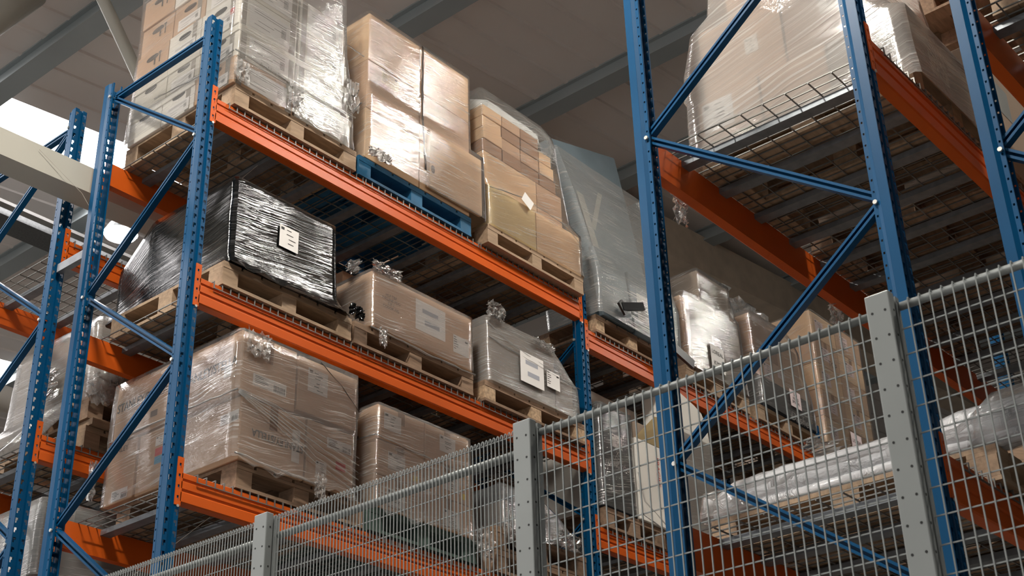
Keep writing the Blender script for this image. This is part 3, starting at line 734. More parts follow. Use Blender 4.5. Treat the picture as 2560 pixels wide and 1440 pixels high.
# ------------------------------------------------------------------ load 3: small slab cartons over big cartons, bag on top
pallet('pale wooden pallet overhanging the right end of the top orange beam', 1.885, 2.745, -.055, .80, ZT+.007, WOOD)
t = carton('sandy yellow carton, left of the two at the bottom of the bagged stack', 1.905, 2.318, -.05, .78, 5.358, 5.632, CARD[3], None)
carton('plain tan carton, right of the two at the bottom of the bagged stack', 2.324, 2.735, -.05, .78, 5.358, 5.632, CARD[1], None)
carton('long pale carton crossing above the two bottom cartons', 1.885, 2.36, -.03, .76, 5.634, 5.86, CARD[1], None, tape=None)
carton('second long pale carton beside it, right end of the bagged stack', 2.364, 2.60, -.03, .76, 5.634, 5.86, CARD[0], None)
rr = random.Random(5); z = 5.862
for ri in range(4):
    h = (.083, .085, .078, .075)[ri]; xs = [1.885, 2.055, 2.225, 2.395, 2.555]
    for ci in range(4):
        if ri == 3 and ci == 3: continue
        carton('small flat carton, %s layer of four, %s from the left, under the white bag' % (['lowest', 'second', 'third', 'uppermost'][ri], ['first', 'second', 'third', 'fourth'][ci]),
               xs[ci]+.002, xs[ci+1]-.003-(.02*ri if ci == 3 else 0), -.03+rr.uniform(-.004, .004), .72, z+.001, z+h-.001, CARD[rr.choice((0, 1, 2))], 'small flat cartons under the white bag')
    z += h
o = film('white plastic bags bulging over the small flat cartons', [(6.187, 1.895, 2.50, .0, .68), (6.23, 1.895, 2.47, -.01, .68), (6.28, 1.92, 2.40, .02, .66)], BAG, crown=.11, amp=.014, seed=21, name='plastic_bag', rc=.06)
S3 = film('milky stretch film over the bagged carton stack beside the blue pallet', [(5.3585, 1.893, 2.755, -.066, .80), (5.40, 1.895, 2.75, -.062, .80), (5.60, 1.895, 2.75, -.062, .80), (5.63, 1.879, 2.748, -.06, .79), (5.68, 1.878, 2.66, -.045, .78), (5.88, 1.875, 2.62, -.04, .77), (6.05, 1.875, 2.585, -.04, .75), (6.19, 1.872, 2.56, -.04, .73), (6.25, 1.87, 2.53, -.04, .72), (6.31, 1.885, 2.45, -.02, .71)], F_DIAG, crown=.125, amp=.008, seed=23)
band(S3, [(1.895, -.064, 5.60), (2.2, -.07, 5.66), (2.6, -.07, 5.64), (2.75, -.065, 5.55)], .004)
on_lab = sticker(S3, 'F', 2.22-S3.location[0], 5.645-S3.location[2], .09, .07, -.074-S3.location[1], lines='none', tilt=-.5)

# ------------------------------------------------------------------ load 4: black wrapped load
pallet('wooden pallet under the black wrapped load', .14, .915, -.02, .80, ZM+.007, WOOD)
def sk4(x, y, z):
    f = max(0, min(1, (y-.58)/.22)); return z - (z-4.40)*.42*f if z > 4.45 else z
S4 = film('black wrapped load with white label sheet, middle level beside the first upright', [(4.408, .165, .88, -.050, .90), (4.425, .168, .84, -.038, .86), (4.46, .168, .815, -.030, .835), (4.60, .168, .805, -.028, .83), (4.75, .166, .80, -.027, .83), (4.858, .165, .795, -.025, .82)], F_BLACK, amp=.007, seed=31, name='black_film', zskew=sk4, skirt=.035, step=.032)
sticker(S4, 'F', .485-S4.location[0], 4.655-S4.location[2], .115, .115, -.036-S4.location[1], lines='form', off=.002)
crumple(S4, (.90, -.06, 4.415), (.10, .05, .07), 33, m=F_BLACK, name='film_tail')
band(S4, [(.17, -.035, 4.415), (.45, -.045, 4.40), (.80, -.045, 4.415)], .008, m=F_CLEAR)
band(S4, [(.152, .0, 4.43), (.155, .3, 4.425)], .006, m=F_CLEAR)

# ------------------------------------------------------------------ load 5: long carton with blurred label, carton behind
pallet('wooden pallet under the long tan carton on the middle level', .935, 1.785, -.02, .80, ZM+.007, WOODD)
t = carton('long tan carton with a blurred white sheet, centre of the middle level', 1.03, 1.765, -.03, .40, 4.408, 4.715, CARD[0], None)
on(t, 'F', 1.45, 4.595, .22, .17, lines='smudge', ink=GREYINK); on(t, 'F', 1.68, 4.53, .12, .10, lines='side')
words(t, 'HLF TBF\nWKLINE FDG\nCX 1\nCOLOR FIG', 'F', 1.165, 4.585, .022, BINK)
t = carton('plain brown carton standing behind the long tan carton', 1.26, 1.78, .43, .80, 4.408, 4.985, CARD[2], None)
t = carton('dark brown carton with a taped top, behind the grey wrapped load', 2.10, 2.62, .45, .80, 4.56, 5.10, CARD[0], None, tape='F')
words(t, 'MESSE\nHALL', 'F', 2.40, 4.98, .05, BINK)
pallet('wooden pallet carrying the dark brown carton behind the grey wrapped load', 1.90, 2.68, .44, .82, 4.418, WOODD)
S5 = film('clear film round the long tan carton with the blurred sheet', [(4.409, 1.022, 1.775, -.040, .41), (4.55, 1.022, 1.775, -.038, .41), (4.722, 1.022, 1.772, -.038, .41)], F_CLEAR, crown=.035, amp=.006, seed=41)
crumple(S5, (1.12, -.045, 4.74), (.22, .04, .06), 42); crumple(S5, (1.09, -.055, 4.36), (.06, .02, .10), 43); crumple(S5, (1.0, .1, 4.76), (.06, .12, .06), 44)
band(S5, [(1.02, -.04, 4.40), (1.4, -.048, 4.385), (1.77, -.045, 4.39)], .006)

# ------------------------------------------------------------------ load 6: grey wrapped load with blurred label
pallet('pallet with chipboard blocks under the grey wrapped load, right end of the middle level', 1.865, 2.715, -.03, .42, ZM+.007, WOODD, blk=CHIP)
carton('grey brown carton inside the cloudy film, tall left part', 1.905, 2.47, -.02, .40, 4.408, 4.76, CARD[4], None)
carton('lower carton at the right end inside the cloudy film', 2.475, 2.63, -.02, .40, 4.408, 4.62, CARD[4], None)
S6 = film('cloudy grey film over the load with the blurred label, middle level right', [(4.409, 1.885, 2.69, -.043, .42), (4.43, 1.89, 2.68, -.036, .42), (4.60, 1.89, 2.665, -.036, .42), (4.65, 1.89, 2.60, -.036, .42), (4.72, 1.89, 2.53, -.036, .42), (4.80, 1.895, 2.44, -.03, .41)], F_MILK, crown=.04, amp=.010, seed=51)
sticker(S6, 'F', 2.235-S6.location[0], 4.575-S6.location[2], .20, .18, -.050-S6.location[1], lines='smudge', ink=GREYINK, off=.002)
sticker(S6, 'F', 2.42-S6.location[0], 4.575-S6.location[2], .115, .10, -.050-S6.location[1], lines='side', off=.001)
band(S6, [(1.885, -.042, 4.74), (2.1, -.05, 4.67), (2.4, -.05, 4.63)], .004); band(S6, [(1.885, -.042, 4.66), (2.2, -.05, 4.63), (2.66, -.05, 4.60)], .004)
crumple(S6, (1.94, -.045, 4.82), (.16, .06, .10), 52); crumple(S6, (2.35, -.045, 4.77), (.2, .04, .05), 53)

# ------------------------------------------------------------------ load 7: lettered cartons, lower level near
pallet('wooden pallet under the large lettered cartons, lower level', .30, 1.03, -.01, .82, ZB+.007, WOODD)
def c7(lab, *a, **k): return carton(lab, *a, CARD[0], 'large lettered cartons on the lower level', **k)
t = c7('upper left large carton with printed words on its side and a barcode slip', .262, .578, -.03, .41, 3.812, 4.105, tape='F')
t0 = c7('rear carton of the upper row with printed words on its side', .262, .578, .415, .86, 3.812, 4.105)
words(t0, 'STANLEY/STELLA', 'L', .66, 3.985, .062, INK, bold=True, sq=.8); on(t0, 'L', .56, 3.885, .05, .03, 'patch', m=BINK, name='printed_mark')
on(t, 'F', .43, 3.895, .19, .055, lines='bars'); words(t, 'STANLEY/STELLA', 'L', .18, 3.965, .062, INK, bold=True, sq=.8)
on(t, 'L', .05, 3.93, .05, .06, lines='form')
t = c7('upper right large carton with a white form at its top corner', .592, .955, -.028, .40, 3.832, 4.098)
on(t, 'F', .71, 4.00, .12, .115, lines='form')
t = c7('lower left large carton with words printed upside down', .290, .655, -.022, .40, 3.514, 3.806, tape='F')
words(t, 'STANLEY/STELLA', 'F', .50, 3.655, .048, INK, flip=True, bold=True, sq=.8); on(t, 'F', .603, 3.66, .045, .15, lines='none')
on(t, 'L', .05, 3.72, .12, .05, lines='bars')
t = c7('lower right large carton with barcode slip and red sticker', .668, .950, -.022, .40, 3.514, 3.812)
on(t, 'F', .86, 3.735, .15, .05, lines='bars'); on(t, 'F', .872, 3.64, .06, .038, 'patch', m=REDP, name='red_sticker'); on(t, 'F', .755, 3.60, .065, .06, lines='form')
t = c7('side carton of the lower row with pink and blue stickers', .272, .60, .405, .66, 3.514, 3.806)
on(t, 'L', .50, 3.742, .075, .045, lines='form'); on(t, 'L', .50, 3.69, .07, .036, 'patch', m=REDP, name='red_sticker'); on(t, 'L', .50, 3.65, .07, .036, 'patch', m=CYANP, name='blue_sticker'); on(t, 'L', .44, 3.66, .02, .10, 'patch', m=YELP, name='yellow_strip')
t = c7('rear side carton of the lower row with the barcode near its foot', .262, .60, .665, .88, 3.514, 3.806)
on(t, 'L', .76, 3.55, .12, .05, lines='bars'); words(t, 'STANLEY', 'L', .80, 3.77, .035, INK)
S7 = film('clear film bound tightly round the large lettered cartons', [(3.515, .255, .966, -.040, .905), (3.56, .255, .966, -.036, .902), (3.66, .258, .962, -.036, .90), (3.79, .256, .964, -.037, .898), (3.83, .248, .966, -.040, .892), (4.0, .25, .964, -.040, .885), (4.11, .252, .962, -.038, .88)], F_CLEAR, crown=.01, amp=.0055, seed=61, skirt=.05)
for k in range(6): band(S7, [(.255, -.045, 3.815-.004*k), (.45, -.050, 3.80-.016*k), (.70, -.050, 3.745-.028*k), (.962, -.046, 3.70-.034*k)], .0028)
band(S7, [(.25, -.04, 3.815), (.246, .4, 3.825), (.246, .85, 3.815)], .006); band(S7, [(.255, -.04, 3.53), (.5, -.06, 3.51), (.75, -.055, 3.50)], .007)
crumple(S7, (.34, -.052, 4.05), (.14, .03, .12), 62); crumple(S7, (.72, -.06, 3.49), (.07, .03, .12), 63); crumple(S7, (.215, .93, 3.64), (.04, .06, .2), 64)
band(S7, [(.71, -.045, 4.10), (.84, -.046, 4.02), (.96, -.044, 3.93)], .0022, m=STRAP)

# ------------------------------------------------------------------ load 8: six labelled cartons on dark green pallet
pallet('dark green pallet under the six labelled cartons', 1.06, 1.79, -.02, .80, ZB+.007, WOODG)
zz = [3.513, 3.676, 3.850, 4.028]
for ri in range(3):
    for ci, (cn, xa, xb) in enumerate((('left', 1.085, 1.418), ('right', 1.424, 1.762))):
        t = carton('tan carton with white form, %s row, %s column above the dark green pallet' % (['bottom', 'middle', 'top'][ri], cn), xa+.008*ri*(ci == 0), xb-.01*ri*(ci == 1), -.02, .36, zz[ri]+.001, zz[ri+1]-.002, CARD[0], 'labelled cartons on the dark green pallet', tape='F')
        on(t, 'F', xa+(.115 if ci == 0 else .16)+(.03 if ri < 2 else 0), (zz[ri]+zz[ri+1])/2+.015*(ri-1), .115, .085, lines='form')
        words(t, ['SHOES MADE BY', 'SHOES', ''][ri] or '.', 'F', (xa+xb)/2, zz[ri]+.022 if ri == 0 else zz[ri+1]-.02, .022, BINK)
        if ri == 2 and ci == 0: on(t, 'L', .14, 3.95, .045, .12, 'patch', m=INK, name='arrow_shaft'); on(t, 'L', .14, 3.885, .07, .02, 'patch', m=INK, name='arrow_head', off=.0012)
        if ri == 1: on(t, 'F', xb-.06, 3.715, .03, .03, 'patch', m=YELP, name='yellow_sticker')
S8 = film('clear film round the six labelled cartons, tail hanging at the right', [(3.515, 1.075, 1.80, -.038, .38), (3.55, 1.078, 1.79, -.03, .37), (3.70, 1.078, 1.77, -.029, .37), (3.85, 1.08, 1.766, -.029, .37), (4.03, 1.09, 1.755, -.029, .37)], F_CLEAR, crown=.045, amp=.008, seed=71, skirt=.05)
crumple(S8, (1.81, -.055, 3.49), (.12, .05, .16), 72)
band(S8, [(1.078, -.034, 3.86), (1.4, -.04, 3.84), (1.765, -.036, 3.80)], .003); band(S8, [(1.07, .3, 3.87), (1.074, -.03, 3.86)], .004)

# ------------------------------------------------------------------ load 9: dark smoky wrapped load, lower level right
for k in range(2): pallet('wooden pallet, %s of two stacked under the smoky wrapped load' % ('lower', 'upper')[k], 1.94, 2.68, -.02, .50, ZB+.007+k*.12, WOODD)
MB_ = None
S9 = film('shiny smoky film over a slumped load behind the middle fence post', [(3.6335, 1.98, 2.62, -.034, .5), (3.70, 1.99, 2.58, -.03, .5), (3.80, 2.0, 2.45, -.02, .48), (3.88, 2.02, 2.32, .0, .45)], F_GREY, crown=.03, amp=.014, seed=81, skirt=.08)
carton('dark grey carton inside the slumped smoky load', 2.03, 2.42, .01, .45, 3.634, 3.80, CARD[4], None)
crumple(S9, (2.02, -.055, 3.60), (.16, .06, .14), 82); crumple(S9, (2.5, -.055, 3.66), (.2, .05, .1), 83)
t = carton('dim brown carton behind the slumped smoky load, upper of two', 2.10, 2.62, .54, .82, 3.74, 4.02, CARD[2], None)
t = carton('dim brown carton behind the slumped smoky load, lower of two', 2.08, 2.62, .54, .82, 3.40, 3.738, CARD[2], None)

# ------------------------------------------------------------------ load 10: tall grey foam wrapped panels leaning, second bay
pallet('pallet with chipboard blocks under the tall grey wrapped panels', 2.90, 3.66, -.02, .80, Z2T+.007, WOODD, blk=CHIP)
b = MB()
def slab(b, pts, th):
    """thick leaning panel from four corners (front face), thickness towards +Y"""
    i = len(b.v); b.v += [tuple(p) for p in pts] + [(p[0], p[1]+th, p[2]) for p in pts]
    b.f += [(i, i+1, i+2, i+3), (i+7, i+6, i+5, i+4)] + [(i+k, i+4+k, i+4+(k+1) % 4, i+(k+1) % 4) for k in range(4)]
    return b
slab(b, [(2.92, .03, 5.19), (3.70, .03, 5.19), (3.86, .42, 6.98), (2.95, .30, 6.64)], .10)
P10 = b.build('foam_panel', FOAM); soften(P10, .01); tag(P10, 'tall blue grey foam covered panel leaning back, behind the middle upright', 'panel')
t = P10
for nm, pts in (('cream_tape', [(3.12, .165, 6.28), (3.20, .18, 6.28), (3.24, .035, 5.60), (3.17, .03, 5.60)]), ('cream_tape', [(3.42, .20, 6.42), (3.47, .215, 6.42), (3.24, .13, 6.0), (3.20, .125, 6.02)])):
    bb = MB().quad(*[(p[0], .026+(p[2]-5.19)*(.186+.032*(p[0]-2.95)/.9), p[2]) for p in pts]); bb.build(nm, mat('cream tape', (180, 176, 166), .5), t)
b = MB(); slab(b, [(2.96, -.035, 5.20), (3.28, -.035, 5.20), (3.30, .03, 5.75), (3.02, .06, 5.75)], .035)
o = b.build('wrapped_board', FOAM); soften(o, .008); tag(o, 'shorter grey wrapped board in front of the tall leaning panel', 'board')
b = MB(); slab(b, [(3.30, -.03, 5.19), (3.72, -.03, 5.19), (3.66, .02, 5.62), (3.34, .03, 5.68)], .035)
o = b.build('wrapped_board', FOAM); soften(o, .008); tag(o, 'grey board carrying the white lettered sheet, right of the bracket', 'board')
sticker(o, 'F', 3.395, 5.385, .16, .20, -.045, lines='none', off=.0)
lettering('DSV\nSALON\nEMOTION 1', .036, 'F', (3.395, -.0465, 5.395), o, INK)
sticker(o, 'F', 3.55, 5.34, .12, .12, -.0445, lines='side', off=.0)
S10 = film('grey cloudy film hanging round the tall leaning panels', [(5.191, 2.895, 3.76, -.062, .35), (5.50, 2.90, 3.77, -.062, .38), (5.76, 2.915, 3.80, .018, .46), (6.2, 2.92, 3.86, .14, .52), (6.55, 2.93, 3.88, .25, .56)], F_MILK, cap=False, amp=.012, seed=91)
t = thing('angle_bracket', 'black angular plastic bracket sticking out of the grey wrapped boards', 'bracket', (3.05, -.11, 5.26))
MB().bar((0, 0, 0), (.20, -.02, .07), .02, .05).build('arm', BLACKP, t); MB().bar((-.02, 0, .03), (.04, .0, -.03), .015, .05).build('foot', BLACKP, t)
b = MB(); b.bar((3.55, -.10, 5.20), (3.80, -.11, 5.13), .02, .06); tag(b.build('black_strip', BLACKP), 'black strip poking out above the pallet, just left of the wrapped cartons', 'strip')

# ------------------------------------------------------------------ load 11: reflective tan cartons, second bay
pallet('wooden pallet under the shiny wrapped tan cartons, second bay', 3.86, 4.62, -.02, .80, Z2T+.007, WOOD)
t = carton('big tan carton behind shiny film with a lettered white sheet', 3.955, 4.58, -.02, .60, 5.19, 5.735, CARD[4], None)
sticker(t, 'F', 4.215-t.location[0], 5.335-5.19, .165, .185, -.31, lines='none', off=.030); lettering('LOREAL', .040, 'F', (4.215-t.location[0], -.342, 5.375-5.19), t, INK); lettering('KM26', .044, 'F', (4.215-t.location[0], -.342, 5.295-5.19), t, INK)
on(t, 'F', 4.27, 5.47, .11, .10, lines='side')
for k in range(3): carton('narrow tan carton, %s of three at the left edge of the shiny load' % ('lowest', 'middle', 'highest')[k], 3.885, 3.952, -.0, .5, 5.19+k*.175, 5.19+(k+1)*.175-.002, CARD[0], 'narrow cartons at the shiny load')
carton('smaller carton on top of the shiny wrapped load', 4.13, 4.515, .0, .62, 5.737, 6.0, CARD[4], None)
S11 = film('brightly shining film round the tan cartons of the second bay', [(5.191, 3.87, 4.61, -.036, .62), (5.25, 3.872, 4.60, -.036, .62), (5.50, 3.872, 4.592, -.036, .62), (5.737, 3.872, 4.59, -.030, .62), (5.77, 4.09, 4.545, -.028, .63), (5.90, 4.115, 4.53, -.014, .635), (6.01, 4.115, 4.53, -.012, .635)], F_DIAG, cap=True, amp=.007, seed=101)

# ------------------------------------------------------------------ load 12: mixed cartons with a dark printed carton, second bay
pallet('wooden pallet under the mixed cartons, last place of the second bay', 4.72, 5.54, -.03, .80, Z2T+.007, WOOD)
t = carton('black printed carton with white handwriting, foot of the mixed stack', 4.80, 5.47, -.03, .60, 5.19, 5.43, BLACKC, None)
words(t, 'Dashel', 'F', 5.30, 5.235, .10, PAPER, shear=.3); sticker(t, 'F', 5.185-t.location[0], .155, .15, .13, -.315, m=PINKP, lines='none', off=.046)
lettering('DSV\nKERES\nSPECIAL', .030, 'F', (5.185-t.location[0], -.363, .158), t, INK)
t = carton('tan carton in the second row of the mixed stack, left', 4.76, 5.02, -.02, .60, 5.432, 5.60, CARD[0], None); on(t, 'F', 4.93, 5.50, .10, .12, m=PINKP)
t = carton('tan carton in the second row of the mixed stack, right', 5.024, 5.44, -.02, .60, 5.432, 5.60, CARD[0], None); on(t, 'F', 5.12, 5.53, .10, .06, m=PINKP)
t = carton('open topped carton with a shop word on its side, top left of the mixed stack', 4.75, 5.10, -.02, .30, 5.602, 5.86, CARD[2], None, tape=None); words(t, 'today', 'L', .16, 5.63, .04, INK)
MB().box(-.174, -.168, -.16, .16, .255, .30).build('open_flap', CARD[0], t)
carton('tan carton at the top right of the mixed stack', 5.105, 5.40, -.02, .30, 5.602, 5.80, CARD[0], None)
S12 = film('clear loose film over the mixed cartons', [(5.191, 4.745, 5.50, -.055, .62), (5.43, 4.745, 5.49, -.055, .62), (5.61, 4.735, 5.46, -.03, .62), (5.80, 4.735, 5.42, -.028, .62), (5.92, 4.735, 5.30, -.028, .40)], F_CLEAR, crown=.05, amp=.012, seed=111)
crumple(S12, (5.15, .30, 6.10), (.9, .2, .35), 113)
# ------------------------------------------------------------------ load 15: tower of tan cartons in the third bay
pallet('wooden pallet under the tower of tan cartons, third bay', 5.70, 6.52, -.02, .80, Z2T+.007, WOOD)
zz = [5.19, 5.41, 5.63, 5.85, 6.07, 6.29]
for ri in range(5):
    for ci, (cn, xa, xb) in enumerate((('left', 5.70, 6.08), ('right', 6.085, 6.49))):
        for di, (dn, ya, yb) in enumerate((('front', -.02, .35), ('rear', .36, .75))):
            if di and ci: continue
            t = carton('tan carton, %s row, %s %s place in the far carton tower' % (['bottom', 'second', 'third', 'fourth', 'top'][ri], dn, cn), xa, xb, ya, yb, zz[ri]+.001, zz[ri+1]-.002, CARD[0] if (ri+ci) % 2 else CARD[1], 'cartons of the far tower', tape='F' if ri % 2 else None)
            if di == 0: on(t, 'F', xa+.13+.04*(ri % 2), (zz[ri]+zz[ri+1])/2, .13, .11, m=PINKP)
            else: on(t, 'L', .50, (zz[ri]+zz[ri+1])/2, .10, .10, m=WHITEC)
            if ri == 3 and ci == 0 and di == 0: words(t, 'TOP', 'F', 5.97, 5.90, .07, BINK)
            if ri == 0 and ci == 1:
                sticker(t, 'F', 6.14-t.location[0], .10, .17, .17, -.185, m=PINKP, lines='none', off=.024); lettering("L'OREAL\n240", .038, 'F', (6.14-t.location[0], -.211, .10), t, INK)
S15 = film('clear film round the far tower of tan cartons', [(5.191, 5.68, 6.52, -.034, .77), (5.7, 5.69, 6.51, -.03, .76), (6.29, 5.69, 6.50, -.03, .76)], F_DIAG, cap=False, amp=.007, seed=115)

# ------------------------------------------------------------------ lower level of the second bay
pallet('wooden pallet under the black display box, lower level of the second bay', 2.88, 3.46, -.02, .80, Z2B+.007, WOODD)
t = carton('upright black display box in shiny film with a small paper sheet', 2.87, 3.175, -.02, .12, 3.975, 4.60, BLACKC, None)
on(t, 'F', 3.03, 4.40, .10, .08, lines='form'); words(t, 'LOVE\nYOUNG TOGE', 'F', 3.03, 4.27, .042, PAPER, sq=.9); words(t, 'X', 'F', 3.03, 4.325, .045, PAPER)
S13 = film('shiny clear film stretched over the upright black display box', [(3.977, 2.86, 3.19, -.03, .13), (4.3, 2.86, 3.186, -.03, .13), (4.606, 2.86, 3.186, -.03, .13)], F_DIAG, amp=.006, seed=121)
band(S13, [(3.185, -.05, 4.25), (3.22, -.055, 4.08), (3.48, -.06, 3.96)], .004); band(S13, [(3.185, -.055, 4.0), (3.3, -.06, 3.97), (3.46, -.065, 3.94)], .004)
carton('pale grey carton standing behind the black display box', 3.10, 3.66, .25, .70, 3.976, 4.86, WHITEC, None)
pallet('wooden pallet under the tall white cartons, lower level of the second bay', 3.49, 4.10, -.02, .80, Z2B+.007, WOODD)
t = carton('tall white carton with red vertical lettering, flaps open, behind the tall blue upright', 3.20, 3.58, -.035, .20, 3.975, 4.48, WHITEC, None)
l = lettering('FRAGILE', .050, 'F', (.018, -.1215, .34), t, REDP); l.rotation_euler = (0, math.pi/2, 0)
MB().quad((-.19, -.118, .505), (.10, -.118, .505), (.16, -.19, .70), (-.05, -.17, .66)).build('open_flap', CARD[3], t)
MB().box(-.185, .185, -.10, -.095, .50, .62).build('inner_liner', CARD[4], t)
b = MB(); prof = [(3.60, 3.975), (4.03, 3.975), (4.035, 4.70), (4.02, 4.80), (3.97, 4.87), (3.90, 4.90), (3.60, 4.98)]
b.prism([(x-3.8, z-3.975) for x, z in prof], 1, 0, .2)
o = b.build('white_panel_carton', WHITEC, None, loc=(3.8, -.03, 3.975)); tag(o, 'white carton with a rounded top corner right of the tall blue upright', 'box')
S14 = film('clear film over the white carton with the rounded corner', [(3.977, 3.59, 4.06, -.044, .19), (4.4, 3.59, 4.05, -.044, .19), (4.70, 3.59, 4.045, -.044, .19)], F_CLEAR, amp=.006, seed=125, cap=False)

#PART4
# ------------------------------------------------------------------ rear rack goods
for k in range(2): pallet('wooden pallet, %s of two stacked on the rear rack behind the second upright' % ('lower', 'upper')[k], .27, 1.05, 1.11, 1.90, ZR2+.007+k*.155, WOODD if k else WOOD)
t = thing('crate_block', 'small wooden packing block with an oval stamp between the stacked pallets', 'block', (.36, 1.105, ZR2+.008+.118))
o = MB().box(-.075, .075, -.02, .10, .001, .034).build('block_body', WOOD, t)
carton('grey brown carton inside the bright film of the rear rack load', .30, .98, 1.14, 1.84, 4.155, 4.56, CARD[4], None)
SR = film('bright glossy film round the rear rack load, between the two left blue uprights', [(4.1525, .275, 1.03, 1.105, 1.88), (4.35, .285, 1.01, 1.115, 1.87), (4.56, .285, 1.0, 1.125, 1.86), (4.64, .34, .95, 1.20, 1.80)], F_MILK, crown=.03, amp=.010, seed=131)
crumple(SR, (.30, 1.085, 4.20), (.26, .06, .22), 132); crumple(SR, (.235, 1.5, 4.30), (.03, .2, .2), 133)
o = film('', [(3.885, .02, .10, 1.30, 1.80), (3.98, .08, .16, 1.25, 1.75), (4.10, .18, .245, 1.22, 1.70)], F_MILK, cap=True, amp=.012, seed=134, rc=.03, name='film_tail'); o.parent = SR; o.location = o.location-SR.location; [o.pop(k, None) for k in ('label', 'category')]
carton('grey flat carton in cloudy film on the lowest visible rear rack level', .12, .88, 1.14, 1.80, 3.235, 3.58, GREYB, None)
sticker(bpy.data.objects[-1] if False else [o for o in COL.objects if o.get('label', '').startswith('grey flat carton')][0], 'F', -.28, .30, .14, .09, -.331, lines='none')
t = film('pink plastic sack under the grey flat carton on the rear rack', [(2.90, .10, .95, 1.11, 1.85), (3.05, .095, .97, 1.10, 1.85), (3.16, .12, .92, 1.13, 1.82)], REDB, crown=.03, amp=.015, seed=135, name='plastic_sack', rc=.06)
for k in range(7): patch(t, 'printed_stripe', 'F', -.40+k*.12, .12, .006, .16, -.40, REDP, off=.006)
film('cloudy film over the grey flat carton of the rear rack', [(3.23, .10, .90, 1.115, 1.83), (3.40, .10, .90, 1.12, 1.83), (3.595, .11, .89, 1.12, 1.82)], F_MILK, amp=.008, seed=136)
pallet('wooden pallet under the pink sack on the rear rack', .10, .90, 1.12, 1.85, ZR3-.09, WOODD, hgt=.10) if False else None
k = 0
for lv, z, hh in (('upper', ZR1, .62), ('lower', ZR2, .60), ('lowest', ZR3, .62)):  # filler goods added to block the skylight behind the front racks
    for x0, x1 in ((1.10, 1.86), (1.92, 2.72)):
        if lv == 'upper' and x0 < 1.5: continue
        pallet('added wooden pallet on the %s rear rack level, %s place behind the left rack' % (lv, 'middle' if x0 < 1.5 else 'right'), x0, x1, 1.12, 1.86, z+.007, WOODD)
        carton('added brown carton block on the %s rear rack level, %s place behind the left rack' % (lv, 'middle' if x0 < 1.5 else 'right'), x0+.03, x1-.02, 1.14, 1.84, z+.126, z+.126+hh, CARD[2], 'added cartons of the rear rack')
for z, nm in ((ZR1, 'upper'), (ZR2, 'lower')):
    beam('orange front beam of the %s level on the far bay of the rear rack' % nm, (2.8+HW, 1.10, z), LB)
    beam('orange rear beam of the %s level on the far bay of the rear rack' % nm, (2.8+HW, 1.10+D, z), LB, rear=True)
    deck_row(2.8+HW+.02, 5.6-HW-.02, 1.10, D, z+.006, 3, 'on the %s beams of the far rear bay' % nm, 'wire decks of the rear rack')
    for j, x0 in enumerate((2.95, 3.85, 4.74)):  # more added goods that keep the skylight from showing through
        if nm == 'upper' and j == 2: continue
        pallet('added wooden pallet on the %s level of the far rear bay, %s place' % (nm, ('left', 'middle', 'right')[j]), x0, x0+.78, 1.12, 1.86, z+.007, WOODD)
        carton('added brown carton block on the %s level of the far rear bay, %s place' % (nm, ('left', 'middle', 'right')[j]), x0+.02, x0+.76, 1.14, 1.84, z+.126, z+.70 if nm == 'lower' else z+.5, CARD[2], 'added cartons of the rear rack')
frame('far end upright frame of the rear rack, hidden behind the second bay goods', (5.6, 1.10, 0), D, 5.30, [4.46, 3.34, 2.2, 1.1], [5.02, 3.90, 2.78, 1.65], top=False)
for z0, x0 in ((ZT, 0), ):
    pass
# white duct far off under the roof
tag(MB().tube([(-3, 7.5, 7.05), (5.2, 7.5, 7.1)], .13, 24).build('air_duct', WHITEC, smooth=True), 'wide white round duct at the left edge beyond the racks', 'duct')
tag(MB().tube([(-3, 8.1, 6.75), (5.2, 8.1, 6.8)], .13, 24).build('air_duct', WHITEC, smooth=True), 'second white round duct, the lower one at the left edge', 'duct')

# ------------------------------------------------------------------ foreground rack, upper level
pallet('wooden pallet under the big silvery wrapped load, foreground upper level', .905, 1.66, -2.93, -2.02, ZF1+.007, WOOD)
g = 'cartons in the silvery load'
C1 = carton('brown grey carton at the front corner of the silvery load, label on its dark side', .905, 1.62, -2.92, -2.62, 4.452, 4.672, CARD[4], None)
on(C1, 'F', 1.20, 4.56, .16, .10, m=WHITEC)
C2 = carton('carton in the lower row of the silvery load, middle', .905, 1.62, -2.61, -2.32, 4.452, 4.672, CARD[0], None)
C3 = carton('carton with a pale slip in the lower row of the silvery load, rear', .905, 1.62, -2.31, -2.03, 4.452, 4.672, CARD[0], None)
on(C3, 'L', -2.12, 4.58, .14, .14, lines='form')
C4 = carton('carton in the upper rows of the silvery load, rear', .915, 1.60, -2.44, -2.06, 4.675, 5.02, CARD[0], None)
C5 = carton('carton in the upper rows of the silvery load, front', .915, 1.60, -2.76, -2.45, 4.675, 5.02, CARD[2], None)
on(C5, 'L', -2.66, 4.86, .10, .08, m=WHITEC); on(C4, 'L', -2.30, 4.84, .06, .08, m=WHITEC)
C6 = carton('big carton at the very top of the silvery load', .93, 1.58, -2.70, -2.20, 5.023, 5.40, CARD[0], None)
SF = film('thick silvery stretch film wound at a slant round the big foreground load', [(4.345, .872, 1.69, -2.965, -1.985), (4.45, .874, 1.66, -2.955, -1.985), (4.672, .878, 1.65, -2.95, -1.988), (4.70, .882, 1.64, -2.90, -1.975), (4.82, .885, 1.63, -2.82, -1.985), (5.00, .888, 1.62, -2.80, -2.03), (5.06, .892, 1.62, -2.78, -2.12), (5.42, .90, 1.61, -2.74, -2.16)], F_SILV, amp=.008, seed=141, crown=.03, step=.05)
tag(crumple(None, (.80, -1.955, 4.155), (.10, .05, .14), 143), 'wisp of clear film hanging under the red-orange beam behind the tall blue upright', 'film')
